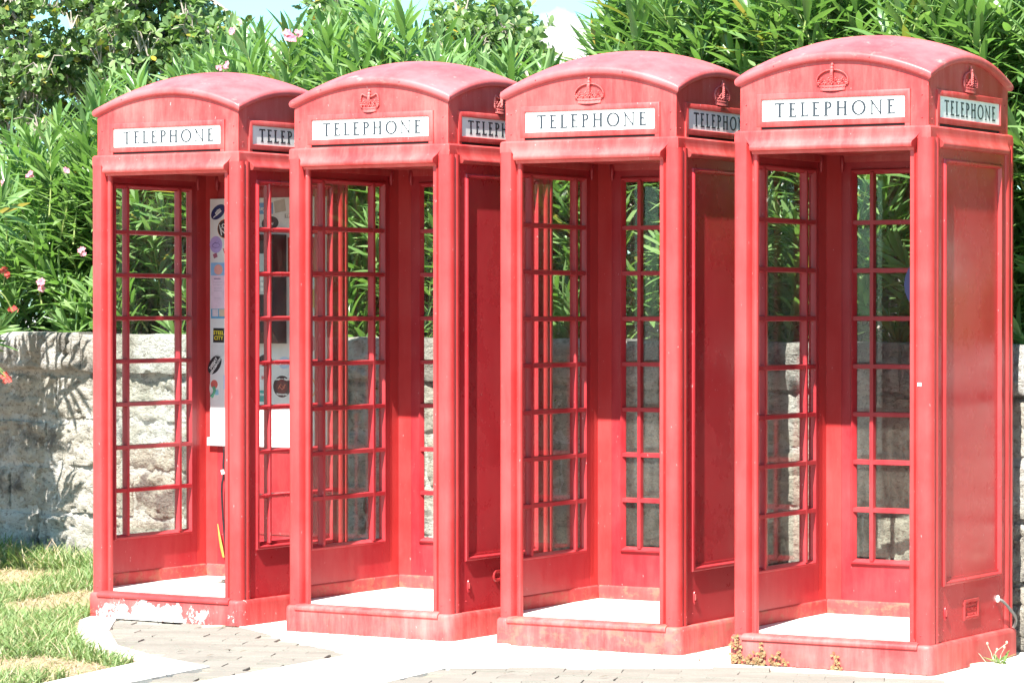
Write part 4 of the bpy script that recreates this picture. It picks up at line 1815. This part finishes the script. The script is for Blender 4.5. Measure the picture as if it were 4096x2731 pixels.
def tree(label, base_u, base_b, cols, seed, n, top, gaps=(), zlo=1.2, brange=(1.6, 3.0)):
    rr = random.Random(seed)
    c0 = wpt(base_u, base_b)
    t = thing('round_leaved_tree', label, 'tree', (c0.x, c0.y, 0), 0, 'round-leaved trees beyond the hedge')
    # clump centres
    clumps = []
    for _ in range(int(n / 16)):
        cd = rr.uniform(cols[0], cols[1])
        b = rr.uniform(*brange)
        yd = rr.uniform(-150, 620) if rr.random() < .6 else float(np.interp(cd, *top)) + rr.uniform(0, 90)
        u = u_of_col(cd, b)
        p = wpt(u, b)
        z = z_at(yd, p.y)
        if z < zlo or yd < float(np.interp(cd, *top)):
            continue
        if any(math.hypot((cd - gx) / gr, (yd - gy) / gs) < 1 for gx, gy, gr, gs in gaps):
            continue
        clumps.append((p.x, p.y, z))
    items = []
    twigs = MB()
    for (cx, cy, cz) in clumps:
        r_ = rr.uniform(.10, .20)
        cen = np.array([cx - c0.x, cy - c0.y, cz])
        for _ in range(rr.randrange(9, 17)):
            v = np.array([rr.gauss(0, 1), rr.gauss(0, 1), rr.gauss(0, 1)])
            v /= np.linalg.norm(v)
            p = cen + v * r_ * rr.uniform(.6, 1)
            ax = v * .8 + np.array([0, -.1, .9])
            ax /= np.linalg.norm(ax)
            t1 = np.cross(ax, (0.9, .3, .1))
            t1 /= np.linalg.norm(t1)
            t2 = np.cross(ax, t1)
            for k in range(rr.randrange(5, 8)):
                a = k * 2.4 + rr.uniform(-.3, .3)
                rad = t1 * math.cos(a) + t2 * math.sin(a)
                th = R(rr.uniform(25, 80))
                d = ax * math.cos(th) + rad * math.sin(th)
                up = ax * math.sin(th) - rad * math.cos(th)
                items.append((rr.randrange(3), basis(d, up, rr.uniform(.7, 1.15), p + ax * .012 * k * .4)))
            if rr.random() < .5:
                twigs.tube([tuple(cen - np.array([0, 0, r_ * .6])), tuple((cen + p) / 2 + np.array([0, 0, .02])), tuple(p)], [.006, .004, .003], 4)
    add_obj('crown', bulk_mesh('crown', items, GT), t, GRAPE, 'stuff')
    add_obj('twigs', twigs.mesh('twigs', 60), t, BARK, 'stuff')
    tr = MB()
    tr.tube(spline([(0, 0, -.05), (.05, .02, .6), (-.04, .05, 1.2), (.03, 0, 1.8)], 4), [.09 - .0035 * k for k in range(13)], 8)
    add_obj('trunk', tr.mesh('trunk', 60), t, BARK)
    for i in range(14):
        if not clumps:
            break
        cx, cy, cz = rr.choice(clumps)
        e = Vector((cx - c0.x, cy - c0.y, cz))
        s_ = Vector((rr.uniform(-.04, .04), rr.uniform(-.04, .04), rr.uniform(1.0, 1.8)))
        if e.z < s_.z + .2:
            continue
        mid = (s_ + e) / 2 + Vector((rr.uniform(-.15, .15), rr.uniform(-.15, .15), rr.uniform(-.1, .15)))
        mb = MB()
        pts = spline([s_, mid, e], 5)
        mb.tube(pts, [.028 - .0019 * k for k in range(len(pts))], 6)
        add_obj('limb', mb.mesh('limb', 60), t, BARK)
    return t


tree('large round-leaved tree filling the top left corner above the oleander', -.3, 2.4, (-130, 330), 7, 9000,
     ([-200, 0, 50, 62, 92, 105, 330], [-200, -200, -60, 130, 120, -200, -200]), ((78, 30, 34, 80),), 1.15)
tree('round-leaved tree with bare pale twigs, just left above the leftmost box roof', 1.3, 2.5, (250, 560), 8, 6400,
     ([200, 400, 440, 470, 520, 560], [-200, -160, 55, 70, 85, 140]), (), 1.6)
tree('slender round-leaved tree whose tips show above the second box', 3.6, 2.4, (740, 850), 9, 700, ([700, 760, 790, 850], [20, -10, 8, 30]), (), 2.4)
tree('small round-leaved tree with two pale tips left of the white cloud', 4.6, 2.4, (1020, 1230), 10, 2200,
     ([1000, 1040, 1060, 1085, 1110, 1130, 1150, 1180, 1205, 1230], [90, 50, 30, 50, 80, 76, 42, 44, 60, 130]), (), 2.3)


# red flowering shrub just outside the left edge; its sprays throw the shade on the wall
def shade_shrub():
    rr = random.Random(77)
    c0 = Vector((-3.27, 17.95, 0))
    t = thing('flowering_shrub', 'red-flowered shrub reaching in from the left edge in front of the wall', 'bush', c0)
    wood = MB()
    items = []
    for i in range(32):
        a = rr.uniform(0, 6.28)
        e = Vector((rr.uniform(-.40, .16), rr.uniform(-.35, .35), rr.uniform(1.1, 2.75)))
        wood.tube(spline([(0, 0, 0), (e.x * .25, e.y * .25, e.z * .5), e], 4), [.03 - .0028 * k for k in range(9)], 6)
        for j in range(3):
            q_ = e + Vector((rr.uniform(-.2, .2), rr.uniform(-.2, .2), rr.uniform(-.45, .1)))
            st, it = ole_shoot(rr, tuple(q_), (rr.uniform(-.6, .6), rr.uniform(-.6, .6), rr.uniform(.2, 1)), .34, 9)
            items += it
    add_obj('stem', wood.mesh('stem', 60), t, BSTEM)
    add_obj('foliage', bulk_mesh('foliage', items, OT), t, OLE, 'stuff')
    # sprays that reach into the picture over the wall edge
    for xd, yd, sz in ((14, 867, .62), (30, 715, .5)):
        yy = 17.9
        x = (xd * 1.7415 - 2048) / 12807 * yy
        z = z_at(yd, yy)
        its = []
        pet = [leaf_template(.026 * sz, .022 * sz, 'obovate', .3, .3, 3)]
        for k in range(6):
            cx = np.array([x - c0.x + rr.uniform(-.022, .022), yy - c0.y, z + rr.uniform(-.022, .022)])
            for j in range(5):
                aa = j * 1.2566 + k
                its.append((0, basis(np.array([math.cos(aa), -.45, math.sin(aa)]), (0, -1, 0), 1, cx)))
        add_obj('flower', bulk_mesh('flower', its, pet), t, REDP)
        mb = MB()
        mb.tube(spline([(.1, .2, 1.5), (x - c0.x - .1, yy - c0.y, z + .12), (x - c0.x, yy - c0.y, z)], 5), .004, 5)
        add_obj('spray', mb.mesh('spray', 60), t, STEM)


shade_shrub()

# ------------------------------------------------------------------ grass
lawn_poly = [(-1.80, 17.80), (-1.86, 16.2), (-2.06, 15.1), (-1.99, 14.45), (-1.82, 13.75), (-1.56, 13.32), (-1.84, 12.60), (-2.1, 12.0), (-4.2, 12.0), (-4.2, 20.4)]
GB = [blade_template(l_, w_, b_) for l_, w_, b_ in ((.075, .006, .3), (.10, .007, .6), (.055, .006, .8), (.13, .006, .45))]


def grass():
    rr = random.Random(21)
    green, straw = [], []
    placed = 0
    for _ in range(90000):
        x = rr.uniform(-3.3, -1.5)
        y = rr.uniform(12.1, 19.2)
        if x < -.172 * y - .06 or not inside(x, y, lawn_poly):
            continue
        bw = (Vector((x, y)) - W0).dot(WN)
        if bw > -.04:
            continue
        nz = mnoise.noise(Vector((x * 2.0, y * 1.1, 3)))
        edge = 0
        thin = nz < -.17 and bw < -.35
        lengthy = .9 + (.45 if bw > -.35 else 0) + .3 * nz
        if thin and rr.random() < .35:
            continue
        ti = rr.choice((0, 1, 2, 1)) if not bw > -.35 else rr.choice((1, 3))
        a = rr.uniform(0, 6.28)
        s_ = rr.uniform(.6, 1.25) * (lengthy if not thin else .62)
        m_ = np.eye(4)
        tilt = rr.uniform(0, .6) if not thin else rr.uniform(.5, 1.35)
        Rm = (Matrix.Rotation(a, 4, 'Z') @ Matrix.Rotation(-tilt, 4, 'X') @ Matrix.Rotation(rr.uniform(-.5, .5), 4, 'Y'))
        m_[:3, :3] = np.array(Rm)[:3, :3] * s_
        m_[:3, 3] = (x, y, -.012)
        if thin and rr.random() < .8:
            straw.append((ti, m_))
        elif rr.random() < .12:
            straw.append((ti, m_))
        else:
            green.append((ti, m_))
    o = add_obj('grass', bulk_mesh('grass', green, GB), None, GRASS, 'stuff')
    tag(o, 'short green lawn grass left of the leftmost telephone box', 'grass')
    o = add_obj('dry_grass', bulk_mesh('dry_grass', straw, GB), None, STRAW, 'stuff')
    tag(o, 'dead straw patches in the lawn at the bottom left', 'grass')
    print('grass', len(green), len(straw))


grass()


# ------------------------------------------------------------------ small things
def weeds(label, spots, seed):
    rr = random.Random(seed)
    its = []
    tw = MB()
    t0 = to_world(B4, (spots[0][0], -.47, 0))
    t = thing('dried_weed', label, 'weed', t0, B4.rotation_euler.z, 'weeds along the plinth of the nearest box')
    tv = [leaf_template(.016, .010, 'obovate', .2, .3, 3)]
    for lx, h, wdt in spots:
        pts = [(lx - spots[0][0], .003, 0)]
        x = lx - spots[0][0]
        n = max(3, int(h / .012))
        for k in range(n):
            x += rr.uniform(-.008, .008)
            pts.append((x, .004 + rr.uniform(-.003, .002), h * (k + 1) / n))
        tw.tube(pts, .0012, 4)
        for k in range(int(n * 3)):
            p = pts[rr.randrange(len(pts))]
            a = rr.uniform(0, 6.28)
            its.append((0, basis((math.cos(a), -.5, math.sin(a)), (0, -1, .3), rr.uniform(.7, 1.3), (p[0] + rr.uniform(-wdt, wdt), p[1], p[2] + rr.uniform(-.005, .01)))))
    add_obj('stem', tw.mesh('stem', 60), t, BSTEM)
    add_obj('leaves', bulk_mesh('leaves', its, tv), t, WEED, 'stuff')


weeds('dried yellow weed climbing the left corner of the nearest plinth', [(-.425, .105, .008), (-.405, .10, .01), (-.395, .05, .01), (-.38, .03, .02)], 1)
weeds('clump of dried brown weed at the foot of the nearest plinth', [(-.34, .030, .02), (-.325, .085, .006), (-.30, .035, .02), (-.285, .070, .006), (-.255, .04, .01), (-.235, .068, .005), (-.20, .015, .02), (-.36, .02, .02)], 2)
weeds('single small dried weed near the middle of the nearest plinth', [(.045, .052, .006), (.055, .02, .008), (.03, .018, .008)], 3)


def blade_in_box():
    mb = MB()
    pts = [(-.020, 0, .165), (-.008, -.004, .11), (.006, -.004, .05), (.016, .0, .0)]
    rings = []
    for i, p in enumerate(pts):
        w = (.002, .006, .009, .006)[i]
        rings.append([(p[0] - w, p[1], p[2]), (p[0], p[1] - .003, p[2]), (p[0] + w, p[1], p[2]), (p[0], p[1] + .001, p[2])])
    mb.sweep(rings)
    o = add_obj('grass_blade', mb.mesh('grass_blade', 60), None, simple('yellow_green_leaf', (.24, .25, .05), .5))
    o.location = to_world(B1, (-.305, .390, .235))
    o.rotation_euler = (0, 0, B1.rotation_euler.z)
    tag(o, 'single yellow-green leaf blade leaning on the cable inside the leftmost box', 'leaf')


blade_in_box()
# broken plank and plantain at the lower right of the nearest box
WOOD = simple('bleached_wood', (.55, .46, .34), .8, var=.25, scale=25, bump=.4)


def px_ground(xp, yp, z=0.0):
    D = Vector(((xp - 2048) / 12807, 1.0, -(yp - 1365.5) / 12807 - .00948))
    t_ = (z - 1.4588) / D.z
    return Vector((D.x * t_, D.y * t_, z))


a, b = px_ground(3905, 2672), px_ground(4058, 2690)
mb = MB()
n = 10
rings = []
dv = (b - a)
pr = Vector((-dv.y, dv.x, 0)).normalized() * .035
rr = random.Random(4)
for i in range(n + 1):
    c = a + dv * i / n
    j = rr.uniform(-.004, .004)
    hgt = .026 + rr.uniform(-.004, .003)
    rings.append([tuple(c - pr * (1 + j * 8)), tuple(c + pr), tuple(c + pr + Vector((0, 0, hgt))), tuple(c - pr + Vector((0, 0, hgt + j)))])
mb.sweep(rings)
o = add_obj('broken_plank', mb.mesh('broken_plank', 20), None, WOOD)
tag(o, 'short piece of bleached broken wood on the ground beside the nearest box', 'wood')


def plantain():
    rr = random.Random(9)
    c = px_ground(3990, 2660)
    t = thing('plantain_weed', 'green weed with thin seed stalks beside the right side of the nearest plinth', 'weed', c)
    tv = [leaf_template(.085, .012, 'lance', .35, .3, 4)]
    its = []
    for k in range(26):
        a_ = rr.uniform(0, 6.28)
        its.append((0, basis((math.cos(a_), math.sin(a_), rr.uniform(.3, 1.5)), (0, 0, 1), rr.uniform(.6, 1.1), (rr.uniform(-.02, .05), rr.uniform(-.02, .02), 0))))
    add_obj('leaves', bulk_mesh('leaves', its, tv), t, GRASS, 'stuff')
    for dx, dz, lean in ((-.09, .075, -.02), (-.03, .085, -.01), (-.01, .09, .05), (.02, .07, .01), (-.02, .06, .02)):
        mb = MB()
        mb.tube([(dx * .4, 0, 0), (dx * .8, 0, dz * .6), (dx + lean, 0, dz)], .0013, 4)
        mb.ball((dx + lean, 0, dz + .004), .005, 6, 4, (1, 1, 1.4))
        add_obj('seed_stalk', mb.mesh('seed_stalk', 60), t, WOOD)


plantain()
# pipes lying behind the nearest box
GREENP = simple('green_pipe_plastic', (.03, .12, .09), .4)
for (p0, p1, r_, m_, lb) in (((4050, 2535), (4300, 2560), .030, WHITE, 'white pipe end lying on the ground at the right edge behind the nearest box'),
                             ((4050, 2590), (4300, 2640), .022, GREENP, 'dark green pipe on the ground below the white pipe at the right edge')):
    A_, B_ = px_ground(*p0), px_ground(*p1)
    mb = MB()
    mb.tube([A_ + Vector((0, 0, r_)), B_ + Vector((0, 0, r_))], r_, 14)
    o = add_obj('pipe', mb.mesh('pipe', 60), None, m_)
    tag(o, lb, 'pipe')
# flat scraps on the paving
for (xp, yp, w_, lb, cc) in ((425, 2552, .035, 'yellowish wood chip on the pale kerb near the lawn corner', (.55, .44, .25)),
                             (850, 2508, .05, 'flat pale wood strip on the pavers before the leftmost plinth', (.5, .45, .33)),
                             (2010, 2583, .04, 'torn white paper at the left corner of the third plinth', (.72, .71, .68)),
                             (1275, 2529, .016, 'small white pebble before the second plinth', (.72, .71, .68))):
    c = px_ground(xp, yp)
    mb = MB()
    rr = random.Random(int(xp))
    n = 9
    mb.prism([(c.x + w_ * (1 + rr.uniform(-.25, .25)) * math.cos(i * 6.283 / n), c.y + w_ * .5 * (1 + rr.uniform(-.3, .3)) * math.sin(i * 6.283 / n)) for i in range(n)], .001, .008)
    o = add_obj('litter_scrap', mb.mesh('litter_scrap', 0), None, clr(cc))
    tag(o, lb, 'litter')


# grit, crumbs of soil and leaf flakes gathered against the plinths and on the paving
def debris():
    rr = random.Random(31)
    tv = [leaf_template(.014, .008, 'lance', .2, .3, 2), leaf_template(.007, .006, 'obovate', .3, .4, 2), leaf_template(.035, .009, 'lance', .3, .3, 3)]
    its = []
    for t in (B1, B2, B3, B4):
        for _ in range(150):
            side = rr.random()
            off = .462 + abs(rr.gauss(0, .018))
            s_ = rr.uniform(-.46, .46)
            p = (s_, -off, .003) if side < .65 else (off, s_, .003)
            w = to_world(t, p)
            a = rr.uniform(0, 6.28)
            its.append((rr.choice((0, 1, 1, 1)), basis((math.cos(a), math.sin(a), .15), (0, 0, 1), rr.uniform(.6, 1.3), (w.x, w.y, w.z))))
        for _ in range(40):
            w = to_world(t, (rr.uniform(-.40, .40), .41 - abs(rr.gauss(0, .09)), .138))
            a = rr.uniform(0, 6.28)
            its.append((rr.choice((0, 1, 1)), basis((math.cos(a), math.sin(a), .2), (0, 0, 1), rr.uniform(.6, 1.2), (w.x, w.y, w.z))))
    for _ in range(240):
        x, y = rr.uniform(-2.0, 2.2), rr.uniform(12.4, 15.2)
        a = rr.uniform(0, 6.28)
        its.append((rr.choice((0, 1, 1, 2)), basis((math.cos(a), math.sin(a), .12), (0, 0, 1), rr.uniform(.5, 1.1), (x, y, .006))))
    o = add_obj('leaf_litter', bulk_mesh('leaf_litter', its, tv), None, simple('litter_brown', (.13, .09, .055), .9, var=.4, scale=30), 'stuff')
    tag(o, 'brown crumbs and leaf flakes scattered on the ground along the plinths', 'litter')


debris()
